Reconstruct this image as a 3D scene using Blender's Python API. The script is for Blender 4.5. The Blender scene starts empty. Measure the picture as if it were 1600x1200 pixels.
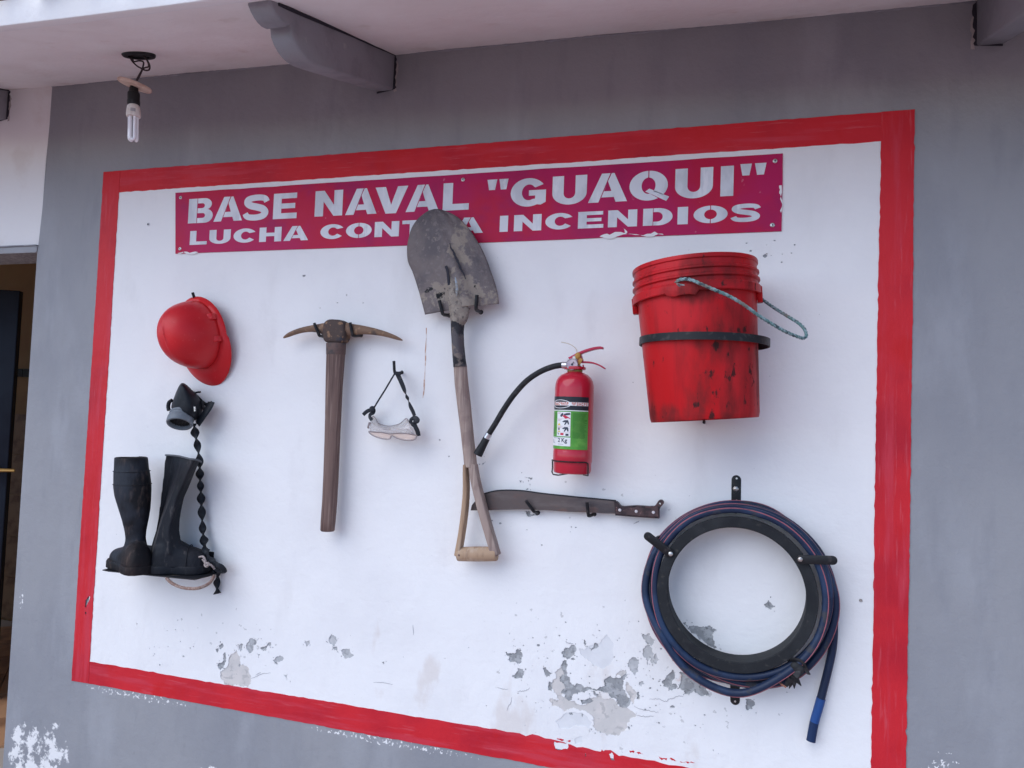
import bpy, bmesh, math, random
import numpy as np
from math import radians, sin, cos, pi
from mathutils import Vector, Matrix
from mathutils.geometry import delaunay_2d_cdt

random.seed(7)
SC = bpy.context.scene
COL = SC.collection

# ------------------------------------------------------------------ camera
cd = bpy.data.cameras.new('camera')
cam = bpy.data.objects.new('camera', cd)
COL.objects.link(cam)
cd.sensor_width = 36.0
cd.lens = 26.03
cd.clip_start = 0.05
cd.clip_end = 400.0
cam.matrix_world = Matrix(((0.954988, -0.022968, 0.295754, 2.0529),
                           (0.294227, -0.053678, -0.954227, -1.9944),
                           (0.037792, 0.998294, -0.044504, 1.6165),
                           (0, 0, 0, 1)))
SC.camera = cam

# ------------------------------------------------------------------ light
SUN_EL, SUN_AZ = radians(43), radians(218)      # veiled sun, high in front and to the left: a large soft light
w = bpy.data.worlds.new('World')
SC.world = w
w.use_nodes = True
wn = w.node_tree
bg = wn.nodes['Background']
sky = wn.nodes.new('ShaderNodeTexSky')
sky.sky_type = 'NISHITA'
sky.sun_disc = False
sky.sun_elevation = SUN_EL
sky.sun_rotation = SUN_AZ
sky.altitude = 3800
sky.air_density = 1.0
sky.dust_density = 2.0
sky.ozone_density = 1.0
wn.links.new(sky.outputs[0], bg.inputs[0])
bg.inputs[1].default_value = 0.108
sd = bpy.data.lights.new('sun', 'SUN')
sd.energy = 1.1
sd.angle = radians(66)
sd.color = (1.0, 0.985, 0.975)
sun = bpy.data.objects.new('sun', sd)
COL.objects.link(sun)
sun.rotation_euler = (radians(90) - SUN_EL, 0, 0)
dirv = Vector((sin(SUN_AZ) * cos(SUN_EL), cos(SUN_AZ) * cos(SUN_EL), sin(SUN_EL)))
sun.rotation_euler = dirv.to_track_quat('Z', 'Y').to_euler()
vs = SC.view_settings
vs.view_transform = 'Standard'
vs.look = 'None'
vs.gamma = 1.0
vs.exposure = 1.27
vs.use_curve_mapping = False
SC.render.engine = 'CYCLES'
SC.cycles.max_bounces = 8
SC.cycles.diffuse_bounces = 5
SC.cycles.use_denoising = True

# ------------------------------------------------------------------ mesh helpers
class MB:
    def __init__(s):
        s.v = []
        s.f = []

    def add(s, vs_, fs):
        o = len(s.v)
        s.v += [tuple(p) for p in vs_]
        s.f += [tuple(i + o for i in f) for f in fs]
        return s

    def box(s, c, size, rot=None):
        hx, hy, hz = [a / 2 for a in size]
        pts = [Vector((x, y, z)) for x in (-hx, hx) for y in (-hy, hy) for z in (-hz, hz)]
        if rot is not None:
            pts = [rot @ p for p in pts]
        pts = [p + Vector(c) for p in pts]
        return s.add(pts, [(0, 1, 3, 2), (4, 6, 7, 5), (0, 4, 5, 1), (2, 3, 7, 6), (0, 2, 6, 4), (1, 5, 7, 3)])

    def loft(s, rings, cap0=True, cap1=True, closed=False):
        n = len(rings[0])
        vs_ = [p for r in rings for p in r]
        fs = []
        m = len(rings)
        for i in range(m if closed else m - 1):
            a, b = i * n, ((i + 1) % m) * n
            for j in range(n):
                k = (j + 1) % n
                fs.append((a + j, a + k, b + k, b + j))
        if not closed:
            if cap0:
                fs.append(tuple(range(n - 1, -1, -1)))
            if cap1:
                fs.append(tuple((m - 1) * n + j for j in range(n)))
        return s.add(vs_, fs)

    def tube(s, pts, r, n=10, closed=False, flat=None, up=None, twist=None, caps=True):
        """r: radius or list; flat: (a, b) multipliers across / along 'up'."""
        pts = [Vector(p) for p in pts]
        m = len(pts)
        rs = r if isinstance(r, (list, tuple)) else [r] * m
        tan = []
        for i in range(m):
            if closed:
                t = pts[(i + 1) % m] - pts[i - 1]
            else:
                t = pts[min(i + 1, m - 1)] - pts[max(i - 1, 0)]
            tan.append(t.normalized())
        u = Vector(up) if up is not None else (Vector((0, -1, 0)) if abs(tan[0].y) < .9 else Vector((0, 0, 1)))
        u = (u - tan[0] * u.dot(tan[0])).normalized()
        rings = []
        for i in range(m):
            if up is not None:
                u = Vector(up)
            u = u - tan[i] * u.dot(tan[i])
            u.normalize()
            v = tan[i].cross(u)
            a, b = flat if flat else (1, 1)
            tw = twist[i] if twist else 0.0
            uu = u * cos(tw) + v * sin(tw)
            vv = v * cos(tw) - u * sin(tw)
            rings.append([pts[i] + vv * (rs[i] * a * cos(2 * pi * j / n)) + uu * (rs[i] * b * sin(2 * pi * j / n)) for j in range(n)])
        return s.loft(rings, caps, caps, closed)

    def lathe(s, o, axis, prof, n=32, a0=0.0, ref=None, close=False):
        """prof: (radius, height) list, turned round axis through o."""
        ax = Vector(axis).normalized()
        rf = Vector(ref) if ref is not None else (Vector((1, 0, 0)) if abs(ax.x) < .9 else Vector((0, 0, 1)))
        u = (rf - ax * rf.dot(ax)).normalized()
        v = ax.cross(u)
        o = Vector(o)
        rings = []
        for r, h in prof:
            rings.append([o + ax * h + (u * cos(2 * pi * j / n + a0) + v * sin(2 * pi * j / n + a0)) * r for j in range(n)])
        return s.loft(rings, not close and prof[0][0] > 1e-6, not close and prof[-1][0] > 1e-6, close)

    def prism(s, poly, y0, y1):
        """poly: (X, Z) outline, extruded from y0 (front) to y1."""
        n = len(poly)
        area = sum(poly[i][0] * poly[(i + 1) % n][1] - poly[(i + 1) % n][0] * poly[i][1] for i in range(n))
        if area < 0:
            poly = poly[::-1]
        a = [(x, y0, z) for x, z in poly]
        b = [(x, y1, z) for x, z in poly]
        fs = [tuple(range(n)), tuple(range(2 * n - 1, n - 1, -1))]
        fs += [(i, i + n, (i + 1) % n + n, (i + 1) % n) for i in range(n)]
        return s.add(a + b, fs)

    def ball(s, c, r, n=12, m=8, sc=(1, 1, 1), rot=None):
        rings = []
        for i in range(1, m):
            t = pi * i / m
            ring = []
            for j in range(n):
                p = Vector((r * sc[0] * sin(t) * cos(2 * pi * j / n), r * sc[1] * sin(t) * sin(2 * pi * j / n), r * sc[2] * cos(t)))
                if rot is not None:
                    p = rot @ p
                ring.append(p + Vector(c))
            rings.append(ring)
        return s.loft(rings, True, True)

    def build(s, name, m, parent=None, smooth=True, angle=35, bevel=0, subd=0, noise=None):
        me = bpy.data.meshes.new(name)
        off = world_loc(parent) if parent else Vector((0, 0, 0))
        me.from_pydata([tuple(Vector(p) - off) for p in s.v], [], s.f)
        me.validate()
        bm = bmesh.new()
        bm.from_mesh(me)
        bmesh.ops.recalc_face_normals(bm, faces=bm.faces)
        bm.to_mesh(me)
        bm.free()
        if smooth:
            me.shade_smooth()
            if angle < 170 and not bevel:
                me.set_sharp_from_angle(angle=radians(angle))
        me.materials.append(m)
        o = bpy.data.objects.new(name, me)
        COL.objects.link(o)
        if parent:
            o.parent = parent
        if bevel:
            b = o.modifiers.new('bevel', 'BEVEL')
            b.width = bevel
            b.segments = 2
            b.limit_method = 'ANGLE'
            b.angle_limit = radians(35)
            b.harden_normals = False
        if subd:
            b = o.modifiers.new('subsurf', 'SUBSURF')
            b.levels = subd
            b.render_levels = subd
        return o


def world_loc(o):
    v = Vector((0, 0, 0))
    while o:
        v += o.location
        o = o.parent
    return v


def thing(name, label, cat, loc, group=None, kind=None):
    o = bpy.data.objects.new(name, None)
    o.empty_display_size = 0.05
    COL.objects.link(o)
    o.location = loc
    return tag(o, label, cat, group, kind)


def tag(o, label=None, cat=None, group=None, kind=None):
    if label: o['label'] = label
    if cat: o['category'] = cat
    if group: o['group'] = group
    if kind: o['kind'] = kind
    return o


def spline(pts, k=8, closed=False):
    """Catmull-Rom through the points."""
    P = [Vector(p) for p in pts]
    n = len(P)
    out = []
    segs = n if closed else n - 1
    for i in range(segs):
        if closed:
            p0, p1, p2, p3 = P[i - 1], P[i], P[(i + 1) % n], P[(i + 2) % n]
        else:
            p0, p1, p2, p3 = P[max(i - 1, 0)], P[i], P[i + 1], P[min(i + 2, n - 1)]
        for j in range(k):
            t = j / k
            out.append(0.5 * ((2 * p1) + (p2 - p0) * t + (2 * p0 - 5 * p1 + 4 * p2 - p3) * t * t + (3 * p1 - p0 - 3 * p2 + p3) * t ** 3))
    if not closed:
        out.append(P[-1])
    return out


def spline2(pts, k=6, closed=True):
    return [(p.x, p.z) for p in spline([(x, 0, z) for x, z in pts], k, closed)]


def interp(keys, x):
    if x <= keys[0][0]: return keys[0][1]
    for (a, b), (c, d) in zip(keys, keys[1:]):
        if x <= c:
            t = (x - a) / (c - a)
            return b + (d - b) * t
    return keys[-1][1]


def ragged(poly, amp=.12, it=2, rng=random):
    """torn outline: midpoints pushed sideways, a little less at each step"""
    p = list(poly)
    for _ in range(it):
        q = []
        n = len(p)
        for i in range(n):
            a, b = p[i], p[(i + 1) % n]
            dx, dz = b[0] - a[0], b[1] - a[1]
            r = rng.uniform(-amp, amp) * 1.6
            q += [a, ((a[0] + b[0]) / 2 - dz * r, (a[1] + b[1]) / 2 + dx * r)]
        p = q
    return p


def inside(poly, P):
    x, z = P[:, 0], P[:, 1]
    c = np.zeros(len(P), bool)
    q = np.array(poly)
    for (x1, z1), (x2, z2) in zip(q, np.roll(q, -1, 0)):
        m = (z1 > z) != (z2 > z)
        with np.errstate(divide='ignore', invalid='ignore'):
            c ^= m & (x < (x2 - x1) * (z - z1) / (z2 - z1 if z2 != z1 else 1e-12) + x1)
    return c


def cdt_sheet(loops, keep, y, thick):
    """Sheet in the wall plane bounded by loops; keep(P) says which triangles stay. Edges are turned back by thick."""
    vs_, es = [], []
    for lp in loops:
        o = len(vs_)
        n = len(lp)
        vs_ += [Vector(p) for p in lp]
        es += [(o + i, o + (i + 1) % n) for i in range(n)]
    V, E, F, *_ = delaunay_2d_cdt(vs_, es, [], 0, 1e-6)
    V = np.array([(p.x, p.y) for p in V])
    F = np.array([f for f in F])
    cen = V[F].mean(1)
    F = F[keep(cen)]
    mb = MB()
    pts = [(x, y, z) for x, z in V]
    n = len(pts)
    back = [(x, y + thick, z) for x, z in V]
    edges = {}
    for f in F:
        for i in range(3):
            a, b = int(f[i]), int(f[(i + 1) % 3])
            edges[(a, b)] = 1
    fs = [tuple(int(i) for i in f) for f in F]
    for (a, b) in edges:
        if (b, a) not in edges:
            fs.append((a, a + n, b + n, b))
    used = sorted({i for f in fs for i in f})
    mp = {i: k for k, i in enumerate(used)}
    allp = pts + back
    mb.v = [allp[i] for i in used]
    mb.f = [tuple(mp[i] for i in f) for f in fs]
    return mb


def any_inside(polys, P):
    m = np.zeros(len(P), bool)
    for p in polys:
        m |= inside(p, P)
    return m

# ------------------------------------------------------------------ materials
def mat(name, base, rough=.7, metal=0.0, layers=(), bump=(), rvar=None, spec=.25, coat=0.0, alpha=1.0, trans=0.0, sss=0.0):
    """layers: dict(col, scale, lo, hi, detail, st=(sx,sy,sz), fac, reg=[(centre, radii)], rough) mixed over the base by noise.
    bump: list of (scale, height, stretch)."""
    m = bpy.data.materials.new(name)
    m.use_nodes = True
    nt = m.node_tree
    N, L = nt.nodes, nt.links
    b = N['Principled BSDF']
    tc = N.new('ShaderNodeTexCoord')

    def noise(scale, detail=4, st=(1, 1, 1), rough_=.55, seed=0.0):
        mp = N.new('ShaderNodeMapping')
        mp.inputs['Scale'].default_value = st
        mp.inputs['Location'].default_value = (seed, seed * 1.7, seed * .6)
        L.new(tc.outputs['Object'], mp.inputs[0])
        n = N.new('ShaderNodeTexNoise')
        n.inputs['Scale'].default_value = scale
        n.inputs['Detail'].default_value = detail
        n.inputs['Roughness'].default_value = rough_
        L.new(mp.outputs[0], n.inputs['Vector'])
        return n.outputs['Fac']

    def mrange(v, lo, hi, a=0.0, c=1.0):
        r = N.new('ShaderNodeMapRange')
        r.interpolation_type = 'SMOOTHSTEP'
        r.inputs[1].default_value = lo
        r.inputs[2].default_value = hi
        r.inputs[3].default_value = a
        r.inputs[4].default_value = c
        L.new(v, r.inputs[0])
        return r.outputs[0]

    def math_(op, a, c):
        r = N.new('ShaderNodeMath')
        r.operation = op
        for i, x in enumerate((a, c)):
            if isinstance(x, (int, float)):
                r.inputs[i].default_value = x
            else:
                L.new(x, r.inputs[i])
        return r.outputs[0]

    def region(regs):
        out = None
        gp = N.new('ShaderNodeNewGeometry')
        for c, rad in regs:
            mp = N.new('ShaderNodeMapping')
            mp.inputs['Location'].default_value = [-c[i] / rad[i] for i in range(3)]
            mp.inputs['Scale'].default_value = [1 / rad[i] for i in range(3)]
            L.new(gp.outputs['Position'], mp.inputs[0])
            ln = N.new('ShaderNodeVectorMath')
            ln.operation = 'LENGTH'
            L.new(mp.outputs[0], ln.inputs[0])
            v = mrange(ln.outputs['Value'], 0.25, 1.0, 1.0, 0.0)
            out = v if out is None else math_('MAXIMUM', out, v)
        return out

    col = None
    rgh = None
    for i, ly in enumerate(layers):
        f = noise(ly['scale'], ly.get('detail', 4), ly.get('st', (1, 1, 1)), ly.get('nr', .55), 3.1 * (i + 1) + ly.get('seed', 0))
        f = math_('ADD', math_('MULTIPLY', f, 1.75), -.375)      # spread the noise over the whole 0..1 range
        if 'reg' in ly:
            # noise threshold falls towards the middle of the region
            f = math_('ADD', f, math_('MULTIPLY', math_('SUBTRACT', region(ly['reg']), 1.0), ly.get('edge', .45)))
        f = mrange(f, ly['lo'], ly['hi'], 0.0, ly.get('fac', 1.0))
        mx = N.new('ShaderNodeMix')
        mx.data_type = 'RGBA'
        L.new(f, mx.inputs[0])
        if col is None:
            mx.inputs[6].default_value = (*base, 1)
        else:
            L.new(col, mx.inputs[6])
        mx.inputs[7].default_value = (*ly['col'], 1)
        col = mx.outputs[2]
        if 'rough' in ly:
            mr = N.new('ShaderNodeMix')
            mr.data_type = 'FLOAT'
            L.new(f, mr.inputs[0])
            if rgh is None:
                mr.inputs[2].default_value = rough
            else:
                L.new(rgh, mr.inputs[2])
            mr.inputs[3].default_value = ly['rough']
            rgh = mr.outputs[0]
    if col is None:
        b.inputs['Base Color'].default_value = (*base, 1)
    else:
        L.new(col, b.inputs['Base Color'])
    if rvar and rgh is None:
        rgh = mrange(noise(rvar[0], 3, (1, 1, 1), .5, 9.0), .3, .7, rvar[1], rvar[2])
    if rgh is not None:
        L.new(rgh, b.inputs['Roughness'])
    else:
        b.inputs['Roughness'].default_value = rough
    b.inputs['Metallic'].default_value = metal
    b.inputs['Specular IOR Level'].default_value = spec
    b.inputs['Coat Weight'].default_value = coat
    b.inputs['Alpha'].default_value = alpha
    b.inputs['Transmission Weight'].default_value = trans
    if sss:
        b.inputs['Subsurface Weight'].default_value = sss
        b.inputs['Subsurface Radius'].default_value = (.02, .01, .01)
        b.inputs['Subsurface Scale'].default_value = .3
    h = None
    for i, bp in enumerate(bump):
        sc, ht = bp[0], bp[1]
        st = bp[2] if len(bp) > 2 else (1, 1, 1)
        v = math_('MULTIPLY', noise(sc, 5, st, .6, 20 + 5.3 * i), ht)
        h = v if h is None else math_('ADD', h, v)
    if h is not None:
        bn = N.new('ShaderNodeBump')
        bn.inputs['Strength'].default_value = 1.0
        bn.inputs['Distance'].default_value = 1.0
        L.new(h, bn.inputs['Height'])
        L.new(bn.outputs[0], b.inputs['Normal'])
    return m


# bump heights in metres
WHITE = mat('white_wall_paint', (.80, .79, .78), .75, layers=[
    dict(col=(.75, .74, .735), scale=2.2, lo=.40, hi=.85, detail=6),
    dict(col=(.70, .685, .675), scale=9, lo=.62, hi=.95, detail=6, st=(1, 1, .35), fac=.5),
    dict(col=(.52, .51, .50), scale=46, lo=.78, hi=.84, detail=3, fac=.8, reg=[((1.75, 0, .95), (.9, .5, .5)), ((.55, 0, .9), (.4, .5, .25)), ((1.65, 0, 1.42), (.5, .5, .18))], edge=.40),
    dict(col=(.62, .55, .50), scale=7, lo=.60, hi=.78, detail=6, st=(1, 1, .5), fac=.5, reg=[((1.6, 0, .86), (1.0, .5, .32))], edge=.25),
    dict(col=(.58, .36, .27), scale=22, lo=.52, hi=.72, detail=5, fac=.8, reg=[((1.94, 0, .985), (.16, .3, .07))], edge=.5),
    dict(col=(.30, .29, .29), scale=120, lo=.95, hi=1.0, detail=2, fac=.6)],
    bump=[(5, .006), (38, .0010), (240, .00022), (14, .0006, (1, 1, 3))])
WHITE2 = mat('white_lintel_paint', (.76, .75, .74), .8, layers=[dict(col=(.70, .67, .65), scale=6, lo=.5, hi=.8, detail=5)], bump=[(4, .006), (160, .0003)])
SOFFIT = mat('soffit_paint', (.86, .84, .83), .85, layers=[dict(col=(.80, .76, .745), scale=3, lo=.35, hi=.8, detail=6), dict(col=(.6, .52, .46), scale=11, lo=.70, hi=.95, fac=.35), dict(col=(.62, .55, .5), scale=4, lo=.50, hi=.66, detail=8, fac=.6, reg=[((x_, 0, 2.72), (.9, .10, .3)) for x_ in (-.2, .9, 2.3)], edge=.5)], bump=[(3, .012), (90, .0004)])
FASCIA = mat('fascia_paint', (.80, .80, .80), .75, layers=[dict(col=(.55, .5, .48), scale=30, lo=.84, hi=.95, fac=.6)], bump=[(8, .006), (120, .0006)])
GREY = mat('grey_wall_paint', (.284, .286, .298), .62, layers=[
    dict(col=(.235, .241, .262), scale=2.6, lo=.30, hi=.80, detail=8, st=(1, 1, .6), fac=.75),
    dict(col=(.325, .332, .352), scale=7, lo=.48, hi=.85, detail=8, st=(1, 1, .35), fac=.6),
    dict(col=(.225, .23, .25), scale=16, lo=.52, hi=.90, detail=7, st=(1, 1, .25), fac=.5),
    dict(col=(.19, .195, .21), scale=26, lo=.66, hi=.95, detail=6, st=(1, 1, .6), fac=.35, reg=[((.8, 0, .45), (3.4, .6, .55))], edge=.12),
    dict(col=(.74, .73, .72), scale=22, lo=.40, hi=.50, detail=10, nr=.70, reg=[((-.185, 0, .40), (.20, .4, .27)), ((-.285, 0, .40), (.09, .4, .26)), ((.52, 0, .45), (.15, .4, .08)), ((.1, 0, .22), (.5, .3, .2))], edge=.66),
    dict(col=(.74, .73, .72), scale=110, lo=.60, hi=.66, detail=5, reg=[((.2, 0, .665), (.5, .3, .03)), ((1.1, 0, .665), (.6, .3, .03)), ((2.53, 0, .80), (.12, .3, .16)), ((-.318, 0, .92), (.02, .3, .08))], edge=.85)],
    bump=[(6, .006), (40, .0009), (200, .0003)])
PLASTER = mat('bare_plaster', (.29, .295, .30), .95, layers=[
    dict(col=(.40, .405, .41), scale=60, lo=.45, hi=.62, detail=6), dict(col=(.18, .185, .19), scale=110, lo=.60, hi=.85, detail=5)], bump=[(70, .0022), (260, .0009)])
UNDER = mat('beige_undercoat', (.56, .535, .51), .9, layers=[dict(col=(.62, .58, .55), scale=24, lo=.4, hi=.7, detail=5), dict(col=(.47, .45, .43), scale=60, lo=.62, hi=.72)], bump=[(30, .0012), (180, .0004)])
PALE = mat('pale_old_paint', (.70, .70, .705), .85, layers=[dict(col=(.66, .66, .665), scale=18, lo=.4, hi=.7)], bump=[(40, .0008)])
FLAKE = mat('flake_undercoat', (.44, .445, .45), .9, layers=[dict(col=(.52, .52, .52), scale=40, lo=.4, hi=.7), dict(col=(.34, .345, .35), scale=90, lo=.58, hi=.7)], bump=[(80, .001)])


def red_paint(name, st, seed):
    return mat(name, (.57, .020, .030), .5, spec=.18, layers=[
        dict(col=(.44, .014, .028), scale=4, lo=.40, hi=.85, detail=6, seed=seed),
        dict(col=(.55, .045, .07), scale=40, lo=.50, hi=.85, detail=6, st=st, fac=.7, seed=seed),
        dict(col=(.60, .13, .16), scale=120, lo=.62, hi=.98, detail=7, st=st, fac=.40, seed=seed),
        dict(col=(.54, .012, .014), scale=7, lo=.55, hi=.85, detail=5, fac=.7, seed=seed)],
        bump=[(30, .0010, st), (6, .004), (160, .0003)])
RED_H = red_paint('red_border_paint_across', (.09, 1, 1), 0)
RED_V = red_paint('red_border_paint_upright', (1, 1, .08), 4)
CORBEL = mat('corbel_paint', (.27, .275, .30), .65, layers=[dict(col=(.21, .215, .235), scale=7, lo=.45, hi=.75, detail=6), dict(col=(.36, .36, .375), scale=22, lo=.7, hi=1.0, detail=7)], bump=[(14, .004), (120, .0005)])
DARKGAP = mat('dark_joint', (.035, .035, .045), .95)
MORTAR = mat('joint_mortar', (.42, .38, .36), .95, bump=[(90, .002)])
TERRA = mat('roof_tile_clay', (.34, .17, .12), .9, layers=[dict(col=(.24, .13, .10), scale=12, lo=.45, hi=.7)], bump=[(40, .002)])
BLACK = mat('black_hook_paint', (.012, .012, .014), .45, layers=[dict(col=(.035, .03, .03), scale=60, lo=.6, hi=.75)], bump=[(200, .0003)])
SCREW = mat('screw_zinc', (.55, .54, .52), .4, .9, layers=[dict(col=(.3, .24, .2), scale=200, lo=.5, hi=.7)])

# ------------------------------------------------------------------ ground
GROUND_Z = 0.15
DIRT = mat('swept_earth', (.50, .325, .30), .95, layers=[dict(col=(.43, .28, .26), scale=.6, lo=.35, hi=.7, detail=8), dict(col=(.55, .38, .35), scale=5, lo=.55, hi=.8, detail=8)], bump=[(6, .02), (40, .006)])
PAVE = mat('cement_walk', (.50, .38, .355), .9, layers=[dict(col=(.43, .33, .31), scale=3, lo=.4, hi=.7, detail=8)], bump=[(20, .003), (150, .001)])
g = MB().add([(-150, -150, GROUND_Z - .1), (150, -150, GROUND_Z - .1), (150, 150, GROUND_Z - .1), (-150, 150, GROUND_Z - .1)], [(0, 1, 2, 3)]).build('ground', DIRT)
tag(g, 'reddish swept earth yard in front of the house', kind='structure')
pv = MB().box((1, -.66, GROUND_Z - .08), (13, 1.3, .16)).build('pavement', PAVE, bevel=.01)
tag(pv, 'narrow cement walk along the foot of the grey wall', kind='structure')

# ------------------------------------------------------------------ the house
house = thing('house', 'grey plastered house with red bordered white wall panel, sloping white eave and dark doorway', 'house', (0, 0, 0))
FLOOR_Z = 0.27
DL, DR, DT = -1.78, -.352, 2.137           # door opening
OX0, OX1, OZ0, OZ1 = -.0722, 2.4458, .6766, 2.410   # red frame, outside
IX0, IX1, IZ0, IZ1 = .0, 2.3695, .7489, 2.3348      # red frame, inside


def soffit_z(x, y):
    return 2.7318 - .0257 * x + .285 * y

# masonry: one body with the door opening, plaster faced
wm = MB()
XL, XR, TOPZ = -5.0, 6.5, 2.98
wm.prism([(XL, 0), (DL, 0), (DL, DT), (DR, DT), (DR, 0), (XR, 0), (XR, TOPZ), (XL, TOPZ)], 0.0, .16)
wall = wm.build('wall', PLASTER, house, smooth=False)

# coats of paint lie on the plaster as sheets about a millimetre thick, broken where they have flaked off
P_DARK = [
 [(1.6045, 0.9844), (1.6118, 0.9958), (1.6256, 1.0006), (1.6300, 1.0086), (1.6408, 1.0085), (1.6452, 0.9971), (1.6433, 0.9805), (1.6311, 0.9759), (1.6237, 0.9690), (1.6096, 0.9716)],
 [(1.6084, 0.9625), (1.6206, 0.9671), (1.6226, 0.9554), (1.6207, 0.9373), (1.6268, 0.9232), (1.6304, 0.9089), (1.6430, 0.9017), (1.6643, 0.9062), (1.6857, 0.9048), (1.7070, 0.9019), (1.7246, 0.9132), (1.7300, 0.9345), (1.7387, 0.9416), (1.7597, 0.9386), (1.7713, 0.9460), (1.7814, 0.9561), (1.7831, 0.9476), (1.7717, 0.9344), (1.7721, 0.9199), (1.7798, 0.9094), (1.7847, 0.8956), (1.7954, 0.8827), (1.7914, 0.8705), (1.7739, 0.8627), (1.7560, 0.8681), (1.7586, 0.8801), (1.7465, 0.8842), (1.7373, 0.8916), (1.7222, 0.8953), (1.7116, 0.8967), (1.7011, 0.8967), (1.6859, 0.8975), (1.6770, 0.8918), (1.6619, 0.8881), (1.6530, 0.8795), (1.6379, 0.8713), (1.6321, 0.8601), (1.6227, 0.8632), (1.6192, 0.8746), (1.6083, 0.8760), (1.6096, 0.8836), (1.6187, 0.8894), (1.6025, 0.9079), (1.6037, 0.9200), (1.6143, 0.9275), (1.6067, 0.9473)],
 [(1.6564, 0.8681), (1.6717, 0.8674), (1.6865, 0.8813), (1.6959, 0.8695), (1.6811, 0.8600), (1.6660, 0.8548)],
 [(1.6876, 0.8933), (1.7012, 0.8923), (1.7121, 0.8836), (1.6985, 0.8831)],
 [(1.6648, 1.0263), (1.6695, 1.0239), (1.6713, 1.0153), (1.6684, 1.0104)],
 [(1.6792, 1.0074), (1.6913, 1.0089), (1.6969, 1.0229), (1.7030, 1.0207), (1.7004, 1.0086), (1.6855, 0.9993)],
 [(1.8094, 0.9049), (1.8165, 0.9103), (1.8165, 0.8915), (1.8107, 0.8907)],
 [(1.8735, 0.9428), (1.8845, 0.9587), (1.8956, 0.9717), (1.8982, 0.9792), (1.9056, 0.9702), (1.9046, 0.9557), (1.8992, 0.9422), (1.9120, 0.9425), (1.9109, 0.9324), (1.8997, 0.9251), (1.8910, 0.9324), (1.8795, 0.9322)],
 [(1.9168, 0.9745), (1.9351, 0.9770), (1.9550, 0.9684), (1.9749, 0.9542), (1.9922, 0.9313), (1.9785, 0.9223), (1.9673, 0.9249), (1.9560, 0.9317), (1.9450, 0.9217), (1.9283, 0.9178), (1.9307, 0.9309), (1.9179, 0.9348), (1.9202, 0.9551)],
 [(1.5544, 0.9373), (1.5622, 0.9414), (1.5704, 0.9305), (1.5816, 0.9260), (1.5741, 0.9160), (1.5647, 0.9147), (1.5580, 0.9258)],
 [(1.5714, 0.9036), (1.5809, 0.9019), (1.5818, 0.8781), (1.5705, 0.8855)],
 [(1.5888, 0.8553), (1.5982, 0.8551), (1.5977, 0.8512), (1.5896, 0.8518)],
 [(1.6301, 0.8287), (1.6394, 0.8286), (1.6420, 0.8240), (1.6334, 0.8233)],
 [(1.6653, 0.8311), (1.6700, 0.8289), (1.6678, 0.8226), (1.6646, 0.8251)],
 [(1.6917, 0.7964), (1.6960, 0.7962), (1.6949, 0.7922), (1.6912, 0.7928)],
 [(1.7906, 0.8183), (1.7936, 0.8173), (1.7933, 0.8086), (1.7908, 0.8111)],
 [(2.0814, 0.9295), (2.0948, 0.9324), (2.1026, 0.9267), (2.1018, 0.9167), (2.0973, 0.9071), (2.0859, 0.9025), (2.0836, 0.9179)],
 [(1.9213, 1.1022), (1.9303, 1.1048), (1.9367, 1.0903), (1.9637, 1.0965), (1.9904, 1.1027), (1.9966, 1.0943), (2.0085, 1.0927), (1.9983, 1.0854), (2.0033, 1.0648), (2.0081, 1.0473), (1.9948, 1.0486), (1.9646, 1.0631), (1.9399, 1.0845)],
 [(2.1202, 1.1702), (2.1314, 1.1819), (2.1401, 1.1709), (2.1473, 1.1687), (2.1375, 1.1587), (2.1232, 1.1631)],
 [(0.5044, 0.8061), (0.5188, 0.8142), (0.5209, 0.8392), (0.5316, 0.8468), (0.5330, 0.8253), (0.5294, 0.7956), (0.5128, 0.7918)],
 [(0.5042, 0.8649), (0.5166, 0.8758), (0.5211, 0.8640), (0.5125, 0.8536)],
 [(0.4939, 0.8512), (0.5030, 0.8555), (0.5020, 0.8414)],
 [(0.6296, 0.8960), (0.6489, 0.9060), (0.6394, 0.8850), (0.6323, 0.8825)],
 [(0.6542, 0.8792), (0.6684, 0.8825), (0.6789, 0.8869), (0.6803, 0.8931), (0.6944, 0.8979), (0.6949, 0.8889), (0.6794, 0.8794), (0.6654, 0.8730)],
 [(0.7106, 0.8365), (0.7173, 0.8435), (0.7160, 0.8343)],
 [(0.9056, 0.9124), (0.9225, 0.9116), (0.9268, 0.8945), (0.9111, 0.9043)],
 [(0.5801, 0.8116), (0.5888, 0.8204), (0.5857, 0.8108)],
 [(0.6484, 0.8557), (0.6562, 0.8582), (0.6542, 0.8503)],
 [(1.4443, 0.9672), (1.4653, 0.9649), (1.4804, 0.9796), (1.4965, 0.9641), (1.4820, 0.9377), (1.4611, 0.9399)],
 [(1.4678, 0.9016), (1.4824, 0.9280), (1.5035, 0.9162), (1.4989, 0.9010)],
 [(1.0701, 0.8882), (1.0781, 0.8903), (1.0762, 0.8818)],
 [(1.4840, 1.4518), (1.5045, 1.4520), (1.4990, 1.4426)],
 [(1.4667, 1.4407), (1.4756, 1.4412), (1.4729, 1.4343)],
 [(1.4852, 1.4210), (1.4952, 1.4199), (1.4883, 1.4161)],
 [(1.4847, 1.3564), (1.4964, 1.3584), (1.5084, 1.3481), (1.5199, 1.3534), (1.5259, 1.3483), (1.5028, 1.3421)],
 [(1.3540, 1.4785), (1.3659, 1.4872), (1.3602, 1.4760)],
]
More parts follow.
